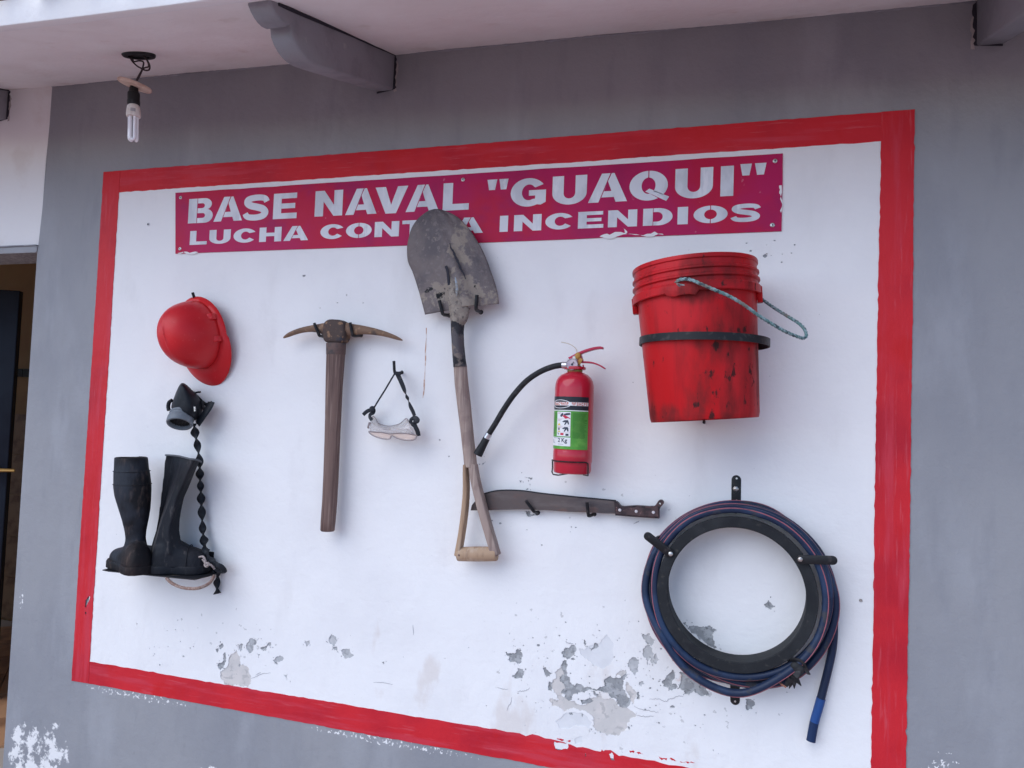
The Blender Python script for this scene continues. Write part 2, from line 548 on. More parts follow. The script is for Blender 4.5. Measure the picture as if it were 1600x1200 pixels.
P_UNDER = [
 [(1.5861, 0.9296), (1.6101, 0.9568), (1.6204, 0.9283), (1.6084, 0.9177), (1.6188, 0.8864), (1.6084, 0.8730), (1.6443, 0.8634), (1.6721, 0.8557), (1.7135, 0.8853), (1.7496, 0.8817), (1.7620, 0.8661), (1.7946, 0.8594), (1.8097, 0.8472), (1.7868, 0.8264), (1.7816, 0.8053), (1.7555, 0.7882), (1.7166, 0.7921), (1.6951, 0.8034), (1.6974, 0.8272), (1.6726, 0.8410), (1.6481, 0.8432), (1.6208, 0.8303), (1.5802, 0.8361), (1.5763, 0.8564), (1.6012, 0.8571), (1.5881, 0.8760), (1.5810, 0.8990)],
 [(1.7535, 0.9465), (1.7797, 0.9603), (1.7828, 0.9563), (1.7713, 0.9460), (1.7537, 0.9407)],
 [(1.7806, 0.9328), (1.7988, 0.9150), (1.8108, 0.9052), (1.8029, 0.8780), (1.7938, 0.8853), (1.7811, 0.9154)],
 [(0.5151, 0.7859), (0.5311, 0.7973), (0.5447, 0.8176), (0.5576, 0.8470), (0.5714, 0.8611), (0.5874, 0.8417), (0.5890, 0.8174), (0.6073, 0.8167), (0.6253, 0.7917), (0.6288, 0.7649), (0.6042, 0.7507), (0.5640, 0.7481), (0.5222, 0.7622)],
]
P_FLAKE = [
 [(1.8194, 1.0599), (1.8382, 1.0651), (1.8531, 1.0496), (1.8449, 1.0341), (1.8332, 1.0355), (1.8211, 1.0514)],
 [(1.8220, 1.0196), (1.8391, 1.0334), (1.8512, 1.0147), (1.8401, 0.9988), (1.8363, 0.9809), (1.8240, 1.0025)],
 [(1.8429, 1.0020), (1.8570, 1.0154), (1.8661, 0.9993), (1.8578, 0.9867), (1.8462, 0.9880)],
 [(1.7821, 0.9795), (1.8007, 0.9980), (1.8141, 0.9925), (1.8117, 0.9747), (1.8036, 0.9505), (1.7975, 0.9583), (1.7883, 0.9687)],
 [(1.8144, 0.9317), (1.8244, 0.9389), (1.8304, 0.9339), (1.8219, 0.9241)],
 [(0.5778, 0.8772), (0.5942, 0.8793), (0.5915, 0.8636), (0.5864, 0.8569)],
 [(0.6067, 0.8839), (0.6150, 0.8972), (0.6347, 0.9027), (0.6322, 0.8841), (0.6299, 0.8624), (0.6176, 0.8563)],
 [(0.7030, 0.8446), (0.7374, 0.8611), (0.7413, 0.8556), (0.7104, 0.8395)],
 [(0.8094, 0.9182), (0.8265, 0.9218), (0.8255, 0.9083), (0.8155, 0.9011)],
 [(0.8906, 0.9371), (0.9019, 0.9488), (0.9157, 0.9431), (0.9215, 0.9291), (0.9106, 0.9130), (0.8967, 0.9201)],
 [(0.9378, 0.9077), (0.9642, 0.9140), (0.9783, 0.8983), (0.9657, 0.8850), (0.9421, 0.8906)],
 [(0.6617, 0.8756), (0.6776, 0.8791), (0.6764, 0.8699), (0.6657, 0.8685)],
 [(0.7459, 0.8082), (0.7564, 0.8082), (0.7607, 0.7953), (0.7553, 0.7976)],
]
P_PALE = [
 [(1.6519, 1.0009), (1.6672, 0.9999), (1.7090, 1.0229), (1.7263, 1.0486), (1.7449, 1.0274), (1.7435, 0.9803), (1.7202, 0.9566), (1.6929, 0.9618), (1.6679, 0.9792)],
 [(1.6479, 0.7606), (1.6688, 0.7728), (1.6725, 0.7558), (1.6513, 0.7494)],
 [(1.5940, 0.7994), (1.6240, 0.8278), (1.6667, 0.8343), (1.6948, 0.8121), (1.6863, 0.7961), (1.6467, 0.7958), (1.6070, 0.7836)],
]
rr = random.Random(3)
dark = [ragged(p, .17, 4, rr) for p in P_DARK]
under = [ragged(p, .14, 4, rr) for p in P_UNDER]
flake = [ragged(p, .15, 3, rr) for p in P_FLAKE]
pale = [ragged(p, .08, 3, rr) for p in P_PALE]
# small chips scattered round the flaked places
chips = []
for cx, cz, rx, rz, k in ((1.62, .93, .28, .14, 60), (.36, .84, .14, .08, 26), (1.9, .93, .14, .10, 26), (1.49, .97, .05, .05, 10), (1.5, 1.31, .25, .04, 14), (2.1, 2.07, .06, .03, 12), (.9, 1.93, .12, .05, 5), (2.0, 1.0, .35, .12, 8), (1.2, 1.6, 1.0, .6, 9)):
    for _ in range(k):
        x, z = rr.gauss(cx, rx * .55), rr.gauss(cz, rz * .55)
        s = rr.uniform(.0008, .0028) * (1.0 if rr.random() < .8 else 1.7)
        if not (IX0 + .02 < x < IX1 - .02 and IZ0 + .02 < z < IZ1 - .02):
            continue
        m_ = rr.randint(5, 7)
        chips.append([(x + s * rr.uniform(.5, 1.3) * 1.3 * cos(2 * pi * i / m_), z + s * rr.uniform(.5, 1.2) * sin(2 * pi * i / m_)) for i in range(m_)])
for p in dark + under + flake:
    q0 = np.array(p)
    size = max(np.ptp(q0[:, 0]), np.ptp(q0[:, 1]))
    for _ in range(int(min(20, 2 + size * 120))):
        x, z = q0[rr.randrange(len(q0))]
        x += rr.gauss(0, .006)
        z += rr.gauss(0, .006)
        s = rr.uniform(.0007, .0022)
        m_ = rr.randint(5, 7)
        chips.append([(x + s * rr.uniform(.5, 1.4) * cos(2 * pi * i / m_), z + s * rr.uniform(.5, 1.4) * sin(2 * pi * i / m_)) for i in range(m_)])
holes = dark + under + flake + pale + chips
rect = [(IX0 - .02, IZ0 - .02), (IX1 + .02, IZ0 - .02), (IX1 + .02, IZ1 + .02), (IX0 - .02, IZ1 + .02)]
cdt_sheet([rect] + holes, lambda P: inside(rect, P) & ~any_inside(holes, P), -.0026, .0026).build('white_panel', WHITE, house, smooth=False)


def patches(polys, cut, y, thick, name, m, parent=house):
    """one object for each torn patch, cut where the bare plaster shows through"""
    for i, p in enumerate(polys):
        near = [c for c in cut if np.array(c)[:, 0].min() < np.array(p)[:, 0].max() and np.array(c)[:, 0].max() > np.array(p)[:, 0].min()]
        keep = (lambda P: inside(p, P) & ~any_inside(near + polys[:i], P))
        cdt_sheet([p] + near + polys[:i], keep, y, thick).build(name, m, parent, smooth=False)
patches(pale, dark, -.0014, .001, 'old_paint_patch', PALE)
patches(under, dark, -.0010, .0006, 'undercoat_patch', UNDER)
patches(flake, dark, -.0006, .0003, 'flaked_patch', FLAKE)

# grey paint round the panel
g_out = [(DR, 0.0), (XR, 0.0), (XR, TOPZ), (-.3335, TOPZ), (-.3345, 2.60), (-.340, 2.45), (-.3415, 2.30), (-.349, 2.165), (DR, 2.139)]
g_in = [(OX0 + .012, OZ0 + .012), (OX1 - .012, OZ0 + .012), (OX1 - .012, OZ1 - .012), (OX0 + .012, OZ1 - .012)]
cdt_sheet([g_out, g_in], lambda P: inside(g_out, P) & ~inside(g_in, P), -.0012, .0012).build('grey_paint', GREY, house, smooth=False)
# white paint over the door, and the rounded grey lintel edge below it
cdt_sheet([[(XL, 2.164), (-.349, 2.164), (-.3415, 2.30), (-.340, 2.45), (-.3345, 2.60), (-.3335, TOPZ), (XL, TOPZ)]], lambda P: P[:, 0] < 99, -.0012, .0012).build('white_wall_band', WHITE2, house, smooth=False)
cdt_sheet([[(XL, 2.1375), (-.3525, 2.1375), (-.350, 2.1635), (XL, 2.1635)]], lambda P: P[:, 0] < 99, -.004, .004).build('lintel_edge', GREY, house, smooth=False)
MB().box((-2.1, -.006, 2.1625), (3.5, .008, .004)).build('lintel_crack', CORBEL, house, smooth=False)
# reveal of the door opening, light render
REVEAL = mat('door_reveal_render', (.60, .56, .55), .85, bump=[(30, .003)])
MB().box((DR + .0012, .08, 1.07), (.0024, .159, 2.132)).build('door_reveal', REVEAL, house, smooth=False)

# red border: four painted strips with brushed, slightly wandering edges
def wob(a, b, amp, k, rng):
    out = []
    for i in range(k + 1):
        t = i / k
        e = rng.gauss(0, amp) if 0 < i < k else 0
        dx, dz = b[0] - a[0], b[1] - a[1]
        l = math.hypot(dx, dz)
        lo = .0006 * sin(t * 7 + a[0] * 7) + .0003 * sin(t * 19 + b[1] * 5)
        out.append((a[0] + dx * t - dz / l * (e + lo), a[1] + dz * t + dx / l * (e + lo)))
    return out


def strip(inner, outer, hol, m, rough_in=.0006, k=150, y=-.0034):
    r = random.Random(int(abs(inner[0][0] * 100 + inner[1][1] * 31)))
    loop = wob(inner[0], inner[1], rough_in, k, r) + wob(outer[1], outer[0], .0005, k, r)
    hs = [ragged(h, .12, 2, r) for h in hol]
    return cdt_sheet([loop] + hs, lambda P: inside(loop, P) & ~any_inside(hs, P), y, .0012).build('border_strip', m, house, smooth=False)
strip([(IX0 - .03, IZ1), (IX1 + .02, IZ1)], [(IX0 - .03, OZ1 - .0002), (IX1 + .02, OZ1 - .0020)], [], RED_H)
strip([(IX0, OZ0 + .001), (IX0, OZ1 - .0008)], [(OX0, OZ0), (OX0, OZ1)], [[(-0.0286, 0.9193), (-0.0348, 0.9372), (-0.0263, 0.9583), (-0.0166, 0.9657), (-0.0180, 0.9497), (-0.0251, 0.9356)], [(-0.0338, 0.9081), (-0.0285, 0.9103), (-0.0289, 0.8980)]], RED_V, y=-.0041)
strip([(IX1, IZ0 - .06), (IX1, OZ1 - .0012)], [(OX1, OZ0 - .06), (OX1 - .0005, OZ1 - .0015)], [[(2.4430, 0.9124), (2.4464, 0.9158), (2.4482, 0.9012), (2.4448, 0.9006)]], RED_V, .0007, y=-.0041)
# bottom strip: white was dragged over its upper edge on the right
bot_in = [(IX0, IZ0), (.6, .7495), (1.2, .7505), (1.46, .7515), (1.62, .7500), (1.655, .742), (1.72, .7415), (1.735, .748), (1.78, .741), (1.88, .738), (2.0, .739), (2.2, .742), (IX1, .744)]
r = random.Random(11)
loop = []
bot_in[0] = (IX0 - .03, IZ0)
for a, b in zip(bot_in, bot_in[1:]):
    loop += wob(a, b, .0008 if a[0] < 1.4 else .0022, max(4, int((b[0] - a[0]) * 60)), r)[:-1]
loop += [(IX1 + .02, .744), (IX1 + .02, OZ0 + .001)] + wob((IX1 + .02, OZ0 + .001), (IX0 - .03, OZ0 + .0004), .0006, 150, r)[1:]
bh = [[(1.5934, 0.7465), (1.6052, 0.7460), (1.6305, 0.7484), (1.6324, 0.7386), (1.6280, 0.7326), (1.6175, 0.7315), (1.6136, 0.7279), (1.5965, 0.7286)], [(1.6779, 0.7289), (1.6800, 0.7301), (1.6828, 0.7209), (1.6797, 0.7218)], [(1.7423, 0.7382), (1.7495, 0.7446), (1.7543, 0.7344), (1.7576, 0.7234), (1.7487, 0.7233)]]
bh = [ragged(h, .1, 2, r) for h in bh]
cdt_sheet([loop] + bh, lambda P: inside(loop, P) & ~any_inside(bh, P), -.0034, .0012).build('border_strip', RED_H, house, smooth=False)
# scraps of red left above the bottom strip
scr = [[(1.5972, 0.7548), (1.6080, 0.7565), (1.6204, 0.7547), (1.6174, 0.7533), (1.6065, 0.7539)], [(1.6250, 0.7546), (1.6388, 0.7562), (1.6365, 0.7529)], [(1.7949, 0.7562), (1.8080, 0.7572), (1.8067, 0.7524), (1.7980, 0.7509)], [(1.8139, 0.7544), (1.8241, 0.7553), (1.8314, 0.7531), (1.8184, 0.7509)], [(1.8709, 0.7540), (1.8842, 0.7522), (1.8923, 0.7535), (1.8904, 0.7472), (1.8822, 0.7488), (1.8782, 0.7461), (1.8740, 0.7494)], [(1.8984, 0.7536), (1.9105, 0.7536), (1.9157, 0.7494), (1.9085, 0.7512)], [(1.9247, 0.7509), (1.9447, 0.7533), (1.9616, 0.7532), (1.9448, 0.7483), (1.9288, 0.7486)]]
scr = [ragged(s_, .15, 2, r) for s_ in scr]
patches(scr, [], -.0031, .0005, 'red_paint_scrap', RED_H)
RUST = mat('rust_streak', (.50, .30, .22), .9, layers=[dict(col=(.70, .62, .58), scale=90, lo=.45, hi=.6, st=(1, 1, .3))])
st = [[(1.1645, 1.8685), (1.1676, 1.8685), (1.1683, 1.8132), (1.1690, 1.7435), (1.1683, 1.6798), (1.1659, 1.6624), (1.1634, 1.6623), (1.1644, 1.7086), (1.1644, 1.8015)]]
st = [ragged(s_, .02, 2, r) for s_ in st]
cdt_sheet(st, lambda P: any_inside(st, P), -.0029, .0002).build('rust_streak', RUST, house, smooth=False)
# hairline cracks in the white coat
CRACK = mat('paint_crack', (.42, .41, .42), .95)
for pts in ([(1.8431, 0.8954), (1.8661, 0.9002), (1.8834, 0.8970), (1.9003, 0.9052), (1.9170, 0.9142), (1.9284, 0.9141)], [(1.8030, 0.8722), (1.8266, 0.8657), (1.8440, 0.8668), (1.8671, 0.8646)], [(1.8096, 0.8501), (1.8329, 0.8493), (1.8559, 0.8543)], [(1.4843, 0.8637), (1.4957, 0.8665), (1.5093, 0.8706), (1.5204, 0.8786)], [(1.4262, 0.8663), (1.4403, 0.8651), (1.4589, 0.8655)], [(1.4565, 0.8076), (1.4606, 0.8213), (1.4672, 0.8309), (1.4689, 0.8463)], [(1.0463, 0.8280), (1.0753, 0.8311), (1.1100, 0.8297)], [(1.1642, 1.0082), (1.1668, 0.9778)], [(0.6451, 0.7929), (0.6556, 0.7989), (0.6624, 0.8044)], [(0.6278, 0.7799), (0.6454, 0.7884), (0.6699, 0.8009), (0.6981, 0.8077)], [(1.7878, 1.3453), (1.7961, 1.3502), (1.8030, 1.3550)], [(1.6174, 1.0145), (1.6268, 1.0127), (1.6361, 1.0123)]):
    q = []
    for (x, z) in [(p.x, p.z) for p in spline([(x, 0, z) for x, z in pts], 6)]:
        q.append((x + rr.gauss(0, .0006), -.0027, z + rr.gauss(0, .0008)))
    MB().tube(q, [.0011 * (.4 + .6 * sin(pi * i / (len(q) - 1))) for i in range(len(q))], 5).build('hairline_crack', CRACK, house)
# bare screw in its plug on the left of the panel
ws = MB()
ws.lathe((.1327, 0, 2.2181), (0, -1, 0), [(.0065, .001), (.0065, .003), (.0045, .0045), (.0030, .0045)], 16)
wsc = ws.build('wall_plug', PALE, house)
MB().lathe((.1327, 0, 2.2181), (0, -1, 0), [(.0028, .004), (.0028, .006), (.0015, .007)], 10).build('screw', DARKGAP, wsc)
for px in ((2.3323, 0.0000, 1.2028), (2.3454, 0.0000, 1.1858)):
    pass
MB().lathe((2.3421, -0.0010, 1.2041), (0, -1, 0), [(.004, .0005), (.004, .003), (.002, .005)], 12).build('nail_head', SCREW, house)

# eave: sloping soffit slab, fascia board, corbels, clay tiles
EY = -.630
so = MB()
NX = 40
top, botm = [], []
xs = [-3.6 + i * (9.6 / NX) for i in range(NX + 1)]
ys = [0.0, -.1, -.2, -.3, -.4, -.5, EY]
vs_ = []
for x in xs:
    for y in ys:
        wz = .0022 * sin(x * 5.1 + y * 7) + .0016 * sin(x * 11.7 - y * 9)
        vs_.append((x, y, soffit_z(x, y) + wz))
    for y in ys[::-1]:
        vs_.append((x, y, soffit_z(x, y) + .06))
n2 = len(ys) * 2
so.loft([vs_[i * n2:(i + 1) * n2] for i in range(NX + 1)])
so.build('soffit', SOFFIT, house, angle=30)
fa = MB()
rings = []
for x in xs:
    z = soffit_z(x, EY)
    k = .0018 * sin(x * 7.3) + .0012 * sin(x * 19)
    rings.append([(x, EY + .001, z - .004 + k), (x, EY - .024, z - .003 + k), (x, EY - .026, z + .062), (x, EY + .001, z + .062)])
fa.loft(rings)
fa.build('fascia', FASCIA, house, angle=30, bevel=.002)
rt = MB()
rt.add([(-3.6, EY - .02, 2.712), (6.0, EY - .02, 2.466), (6.0, 3.4, 3.62), (-3.6, 3.4, 3.866), (-3.6, EY - .02, 2.742), (6.0, EY - .02, 2.496), (6.0, 3.4, 3.65), (-3.6, 3.4, 3.896)],
       [(0, 3, 2, 1), (4, 5, 6, 7), (0, 1, 5, 4), (2, 3, 7, 6), (0, 4, 7, 3), (1, 2, 6, 5)])
rt.build('roof', TERRA, house, smooth=False)
tile_me = None
for i in range(34):
    x = -3.3 + i * .27
    if x < .9 or True:
        if tile_me is None:
            t = MB()
            outer = [[(r_ * cos(a), y, dz + r_ * sin(a)) for a in [pi * j / 8 for j in range(9)]] + [((r_ - .012) * cos(a), y, dz + (r_ - .012) * sin(a)) for a in [pi * j / 8 for j in range(8, -1, -1)]]
                     for y, dz, r_ in ((-.06, -.016, .092), (.4, .115, .078))]
            t.loft(outer)
            ob = t.build('roof_tile', TERRA, None, angle=30)
            tile_me = ob.data
        else:
            ob = bpy.data.objects.new('roof_tile', tile_me)
            COL.objects.link(ob)
        ob.parent = house
        ob.location = Vector((x, EY - .03 + rr.uniform(-.012, .012), soffit_z(x, EY) + .075 + rr.uniform(-.006, .006))) - house.location

CPROF = [(0, 2.595), (-.06, 2.577), (-.16, 2.548), (-.25, 2.522), (-.34, 2.496), (-.395, 2.480), (-.43, 2.471), (-.455, 2.4685), (-.475, 2.470), (-.495, 2.4755), (-.512, 2.485), (-.524, 2.497), (-.530, 2.520),
         (-.545, 2.5065), (-.560, 2.5035), (-.575, 2.5045), (-.590, 2.5095), (-.603, 2.517), (-.613, 2.527), (-.617, 2.545)]


def corbel(x0, w_, left=False):
    zt = soffit_z(x0, 0) - 2.7055
    poly = [(y, z + zt) for y, z in CPROF] + [(-.617, soffit_z(x0, -.617) + .03), (0, soffit_z(x0, 0) + .03)]
    mb = MB()
    n = len(poly)
    mb.add([(x0 - w_, y, z) for y, z in poly] + [(x0, y, z) for y, z in poly],
           [tuple(range(n - 1, -1, -1)), tuple(range(n, 2 * n))] + [(i, (i + 1) % n, (i + 1) % n + n, i + n) for i in range(n)])
    o = mb.build('corbel', CORBEL, house, smooth=True, bevel=.006)
    MB().tube([(x0 + .0008, y, soffit_z(x0, y) - .0012) for y in (-.004, -.12, -.25, -.40, -.52, -.585)], [.003, .0042, .003, .0045, .0055, .004], 6).build('paint_line', DARKGAP, o)
    # cracked joint at the wall
    zb = soffit_z(x0, 0)
    r_ = random.Random(int(abs(x0) * 100))
    q = [(x0 + .0005, zb - .002)] + [(x0 + r_.uniform(.002, .010), zb - .008 - i * .008) for i in range(13)] + [(x0 + .004, zb - .118), (x0 - w_ * .9, zb - .126), (x0 - w_ * .9, zb - .121), (x0 - .002, zb - .112)]
    q = [(x, z + .009) if z < zb - .108 else (x, z) for x, z in q]
    if left:
        q = [(2 * x0 - w_ - x, z) for x, z in q]
    cdt_sheet([q], lambda P: inside(q, P), -.003, .003).build('joint_gap', DARKGAP, o, smooth=False)
    q2 = ragged([(x0 + .008, zb - .02), (x0 + .013, zb - .05), (x0 + .010, zb - .09), (x0 + .012, zb - .115), (x0 + .003, zb - .118), (x0 + .004, zb - .07)], .12, 2, r_)
    if left:
        q2 = [(2 * x0 - w_ - x, z) for x, z in q2]
    cdt_sheet([q2], lambda P: inside(q2, P), -.0022, .001).build('joint_mortar', MORTAR, o, smooth=False)
    return o
corbel(1.023, .062)
corbel(2.576 + .062, .062, True)
corbel(-.540, .062)

# ragged line where the grey paint meets the soffit
pe = random.Random(8)
q = []
for i in range(260):
    x = -.335 + i * .0125
    q.append((x, -.0015, soffit_z(x, 0) - .001 + pe.gauss(0, .0008)))
MB().tube(q, [max(.0012, pe.gauss(.0030, .0012)) for _ in q], 6).build('paint_edge', CORBEL, house)

# room behind the door
INW = mat('ochre_room_wall', (.60, .40, .21), .8, layers=[dict(col=(.54, .35, .19), scale=3, lo=.4, hi=.7)], bump=[(30, .001)])
TILEW = mat('brown_wall_tile', (.46, .30, .19), .35, layers=[dict(col=(.30, .18, .12), scale=9, lo=.45, hi=.7, detail=6)])
TILEB = mat('dark_border_tile', (.03, .028, .028), .3)
TILEF = mat('terracotta_floor_tile', (.52, .28, .15), .35, layers=[dict(col=(.30, .15, .08), scale=6, lo=.4, hi=.7, detail=6)])
GROUT = mat('tile_grout', (.45, .38, .32), .9)
RB = 1.50
for c_, sz in (((-1.9, RB + .05, 1.5), (5.6, .1, 3.2)), ((.85, .83, 1.5), (.1, 1.34, 3.2))):
    MB().box(c_, sz).build('room_wall', INW, house, smooth=False)
MB().box((-1.95, .83, 2.72), (5.49, 1.33, .08)).build('room_ceiling', INW, house, smooth=False)
MB().box((-1.95, .8, .19), (5.49, 1.38, .14)).build('floor', GROUT, house, smooth=False)
BACK = mat('house_masonry', (.3, .28, .26), .9)
for c_, sz in (((.75, 3.35, 1.6), (11.4, .12, 3.2)), ((6.43, 1.85, 1.6), (.12, 2.9, 3.2))):
    MB().box(c_, sz).build('outer_wall', BACK, house, smooth=False)


def pieces(name, m, size, spots, parent):
    me = None
    for s_ in spots:
        if me is None:
            o = MB().box((0, 0, 0), size).build(name, m, None, smooth=False)
            me = o.data
        else:
            o = bpy.data.objects.new(name, me)
            COL.objects.link(o)
        o.parent = parent
        o.location = Vector(s_[:3]) - world_loc(parent)
        if len(s_) > 3:
            o.rotation_euler = (0, 0, s_[3])
pieces('wall_tile', TILEW, (.196, .010, .246), [(-3.2 + .2 * i, RB - .004 + .001 * ((i * 7 + j * 3) % 3), .395 + .25 * j) for i in range(11) for j in range(5)], house)
pieces('border_tile', TILEB, (.396, .016, .05), [(-3.2 + .4 * i, RB - .006, 1.775) for i in range(6)], house)
pieces('floor_tile', TILEF, (.296, .296, .012), [(-2.2 + (i + j) * .2122, -.55 + .2 + (i - j) * .2122 + .95, .263, radians(45)) for i in range(-4, 6) for j in range(-4, 6) if -2.9 < -2.2 + (i + j) * .2122 < -.55 and .2 < .6 + (i - j) * .2122 < 1.28], house)

# door leaf, swung into the room
DOOR = mat('navy_door_paint', (.011, .012, .020), .45, spec=.10, layers=[dict(col=(.016, .020, .030), scale=3, lo=.45, hi=.8)])
BRASS = mat('brass', (.55, .34, .12), .3, 1.0)
hx, hy, fx, fy = -1.74, .20, -1.10, .555
L_ = math.hypot(fx - hx, fy - hy)
ang = math.atan2(fy - hy, fx - hx)
rot = Matrix.Rotation(ang, 3, 'Z')
dm = MB()
cx_, cy_ = (hx + fx) / 2, (hy + fy) / 2
dm.box((cx_, cy_, (2.105 + .28) / 2), (L_, .04, 2.105 - .28), rot)
door = dm.build('door', DOOR, house, smooth=False, bevel=.004)
nrm = Vector((sin(ang), -cos(ang), 0))
al = Vector((cos(ang), sin(ang), 0))
fe = Vector((fx, fy, 0))
pn = MB()
for z0, z1 in ((.45, 1.1), (1.28, 1.95)):
    c_ = Vector((cx_, cy_, (z0 + z1) / 2)) + nrm * .022
    pn.box(c_, (L_ - .26, .012, z1 - z0), rot)
pn.build('door_panel', DOOR, door, smooth=False, bevel=.005)
hm = MB()
b0 = fe - al * .055 + Vector((0, 0, 1.295))
hm.lathe(b0 + nrm * .02, nrm, [(.024, 0), (.024, .006), (.011, .010), (.011, .045), (.013, .05), (.013, .06), (.006, .064)], 18)
hm.tube([b0 + nrm * .06, b0 + nrm * .062 + al * .03, b0 + nrm * .06 + al * .10], [.010, .009, .008], 10)
hm.build('handle', BRASS, door)

# ------------------------------------------------------------------ lamp hanging from the eave
PORC = mat('aged_pvc_white', (.72, .68, .64), .5, layers=[dict(col=(.6, .52, .46), scale=30, lo=.5, hi=.75)])
WOODPALE = mat('pale_wood_disc', (.66, .52, .42), .7, layers=[dict(col=(.52, .38, .30), scale=40, lo=.45, hi=.7, st=(.3, 1, 1))])
RUBBER = mat('black_rubber', (.016, .017, .019), .55, layers=[dict(col=(.035, .035, .037), scale=40, lo=.5, hi=.75)])
WIRE = mat('dark_flex', (.05, .04, .042), .6)
TUBEW = mat('lamp_tube_glass', (.86, .86, .88), .15, coat=.4)
lx, ly, lz = .334, -.2916, 2.640
lamp = thing('hanging_lamp', 'compact fluorescent bulb hanging by bare wires from the white eave', 'lamp', (lx, ly, lz))
sn = Vector((.0257, -.285, 1)).normalized()
mb = MB()
mb.lathe(Vector((lx + .004, ly, lz)) - sn * .008, sn, [(.030, 0), (.043, 0), (.046, .004), (.046, .02), (.030, .02)], 28, close=True)
mb.lathe(Vector((lx + .004, ly, lz)) - sn * .003, sn, [(.031, 0), (.031, .02)], 28)
mb.build('ceiling_rose', RUBBER, lamp)
for pts in ([(0.3065, -0.2920, 2.6372), (0.3106, -0.2880, 2.6252), (0.3266, -0.2840, 2.6099), (0.3497, -0.2900, 2.5969), (0.3544, -0.2920, 2.5916), (0.3460, -0.2920, 2.5791), (0.3357, -0.2920, 2.5610)],
            [(0.3157, -0.2940, 2.6352), (0.3260, -0.2960, 2.6177), (0.3386, -0.2900, 2.6211), (0.3514, -0.2860, 2.6178), (0.3523, -0.2880, 2.5995), (0.3465, -0.2900, 2.5781), (0.3391, -0.2930, 2.5602)],
            [(0.3516, -0.2900, 2.6351), (0.3650, -0.2860, 2.6221), (0.3756, -0.2860, 2.6037), (0.3761, -0.2880, 2.5912), (0.3666, -0.2900, 2.5894), (0.3532, -0.2910, 2.5942)],
            [(0.3647, -0.2960, 2.6288), (0.3796, -0.2980, 2.6091), (0.3809, -0.2960, 2.5965), (0.3653, -0.2940, 2.5953), (0.3522, -0.2920, 2.5900)]):
    MB().tube(spline(pts, 6), .0023, 7).build('wire', WIRE, lamp)
dn = Vector((.29, -.01, 1)).normalized()
dc = Vector((.3305, -.2916, 2.5465))
mb = MB().lathe(dc, dn, [(.012, -.004), (.043, -.004), (.047, -.001), (.047, .004), (.044, .007), (.020, .007), (.012, .005)], 36, close=True)
mb.build('disc', WOODPALE, lamp)
bx_ = Vector((.3265, -.2916, 0))
axl = Vector((.06, 0, -1)).normalized()
s0 = Vector((.3275, -.2916, 2.543))
MB().lathe(s0, axl, [(.010, 0), (.012, .004), (.013, .016), (.0160, .018), (.0168, .022), (.0164, .040), (.0172, .042), (.0172, .052), (.0152, .055), (.009, .056)], 26).build('socket', RUBBER, lamp)
bulb = MB().lathe(s0 + axl * .054, axl, [(.013, 0), (.0172, .006), (.0190, .018), (.0200, .030), (.0190, .036), (.0145, .038), (.009, .038)], 30).build('bulb', PORC, lamp)
LBL = mat('grey_print', (.38, .37, .38), .6)
c0 = s0 + axl * .070
mb = MB()
lb = []
for h in (0, .010):
    lb.append([c0 + axl * h + Vector((cos(a), sin(a), 0)) * (.0194 + h * .05) for a in [radians(-70 + 8 * i) for i in range(6)]])
mb.add(lb[0] + lb[1], [(i, i + 1, i + 7, i + 6) for i in range(5)])
mb.build('printed_label', LBL, bulb)
t0 = s0 + axl * .090
for k in range(3):
    a = radians(20 + 60 * k)
    d = Vector((cos(a), sin(a), 0))
    d = Vector((cos(radians(-60 + 120 * k)), sin(radians(-60 + 120 * k)), 0))
    tn = Vector((-d.y, d.x, 0))
    c = t0 + d * .0088
    pts = [c - tn * .0058, c - tn * .0058 + axl * .03, c - tn * .0058 + axl * .064]
    pts += [c + axl * (.064 + .0058 * sin(pi * i / 8)) - tn * (.0058 * cos(pi * i / 8)) for i in range(1, 8)]
    pts += [c + tn * .0058 + axl * .064, c + tn * .0058 + axl * .03, c + tn * .0058]
    MB().tube(pts, .0045, 10).build('tube', TUBEW, bulb)

# ------------------------------------------------------------------ sign board
MAG = mat('magenta_sign_paint', (.43, .012, .088), .42, spec=.12, layers=[dict(col=(.47, .010, .05), scale=3, lo=.45, hi=.75), dict(col=(.36, .012, .085), scale=6, lo=.5, hi=.8), dict(col=(.62, .25, .33), scale=30, lo=.68, hi=.80, fac=.5, reg=[((2.08, 0, 2.24), (.1, .4, .06)), ((1.76, 0, 2.13), (.12, .4, .04))], edge=.2)],
          bump=[(4, .004), (200, .00015)])
SILV = mat('sign_letter_white', (.66, .67, .70), .5, layers=[dict(col=(.54, .55, .58), scale=14, lo=.45, hi=.75, detail=6, st=(1, 1, .5)), dict(col=(.74, .74, .76), scale=40, lo=.6, hi=.8, st=(1, 1, .3))], bump=[(200, .0001)])
sgn = thing('sign_board', 'long magenta painted board lettered in white, BASE NAVAL "GUAQUI" LUCHA CONTRA INCENDIOS', 'sign', (1.19, -.003, 2.218))
tl, tr, br, bl = (.2386, 2.3196), (2.1412, 2.3190), (2.1422, 2.1172), (.2531, 2.1143)
rs = random.Random(5)
bot = [(2.1422, 2.1172), (1.85, 2.1165), (1.79, 2.1160), (1.70, 2.1175), (1.60, 2.1158), (1.2, 2.1150), (.8, 2.1148), (.5, 2.1150), (.40, 2.1150), (.2531, 2.1143)]
sg_loop = [tl] + [(tl[0] + (tr[0] - tl[0]) * i / 30, tl[1] + (tr[1] - tl[1]) * i / 30 + rs.gauss(0, .0005)) for i in range(1, 30)] + [tr, (2.1425, 2.24), (2.1420, 2.19)] + bot
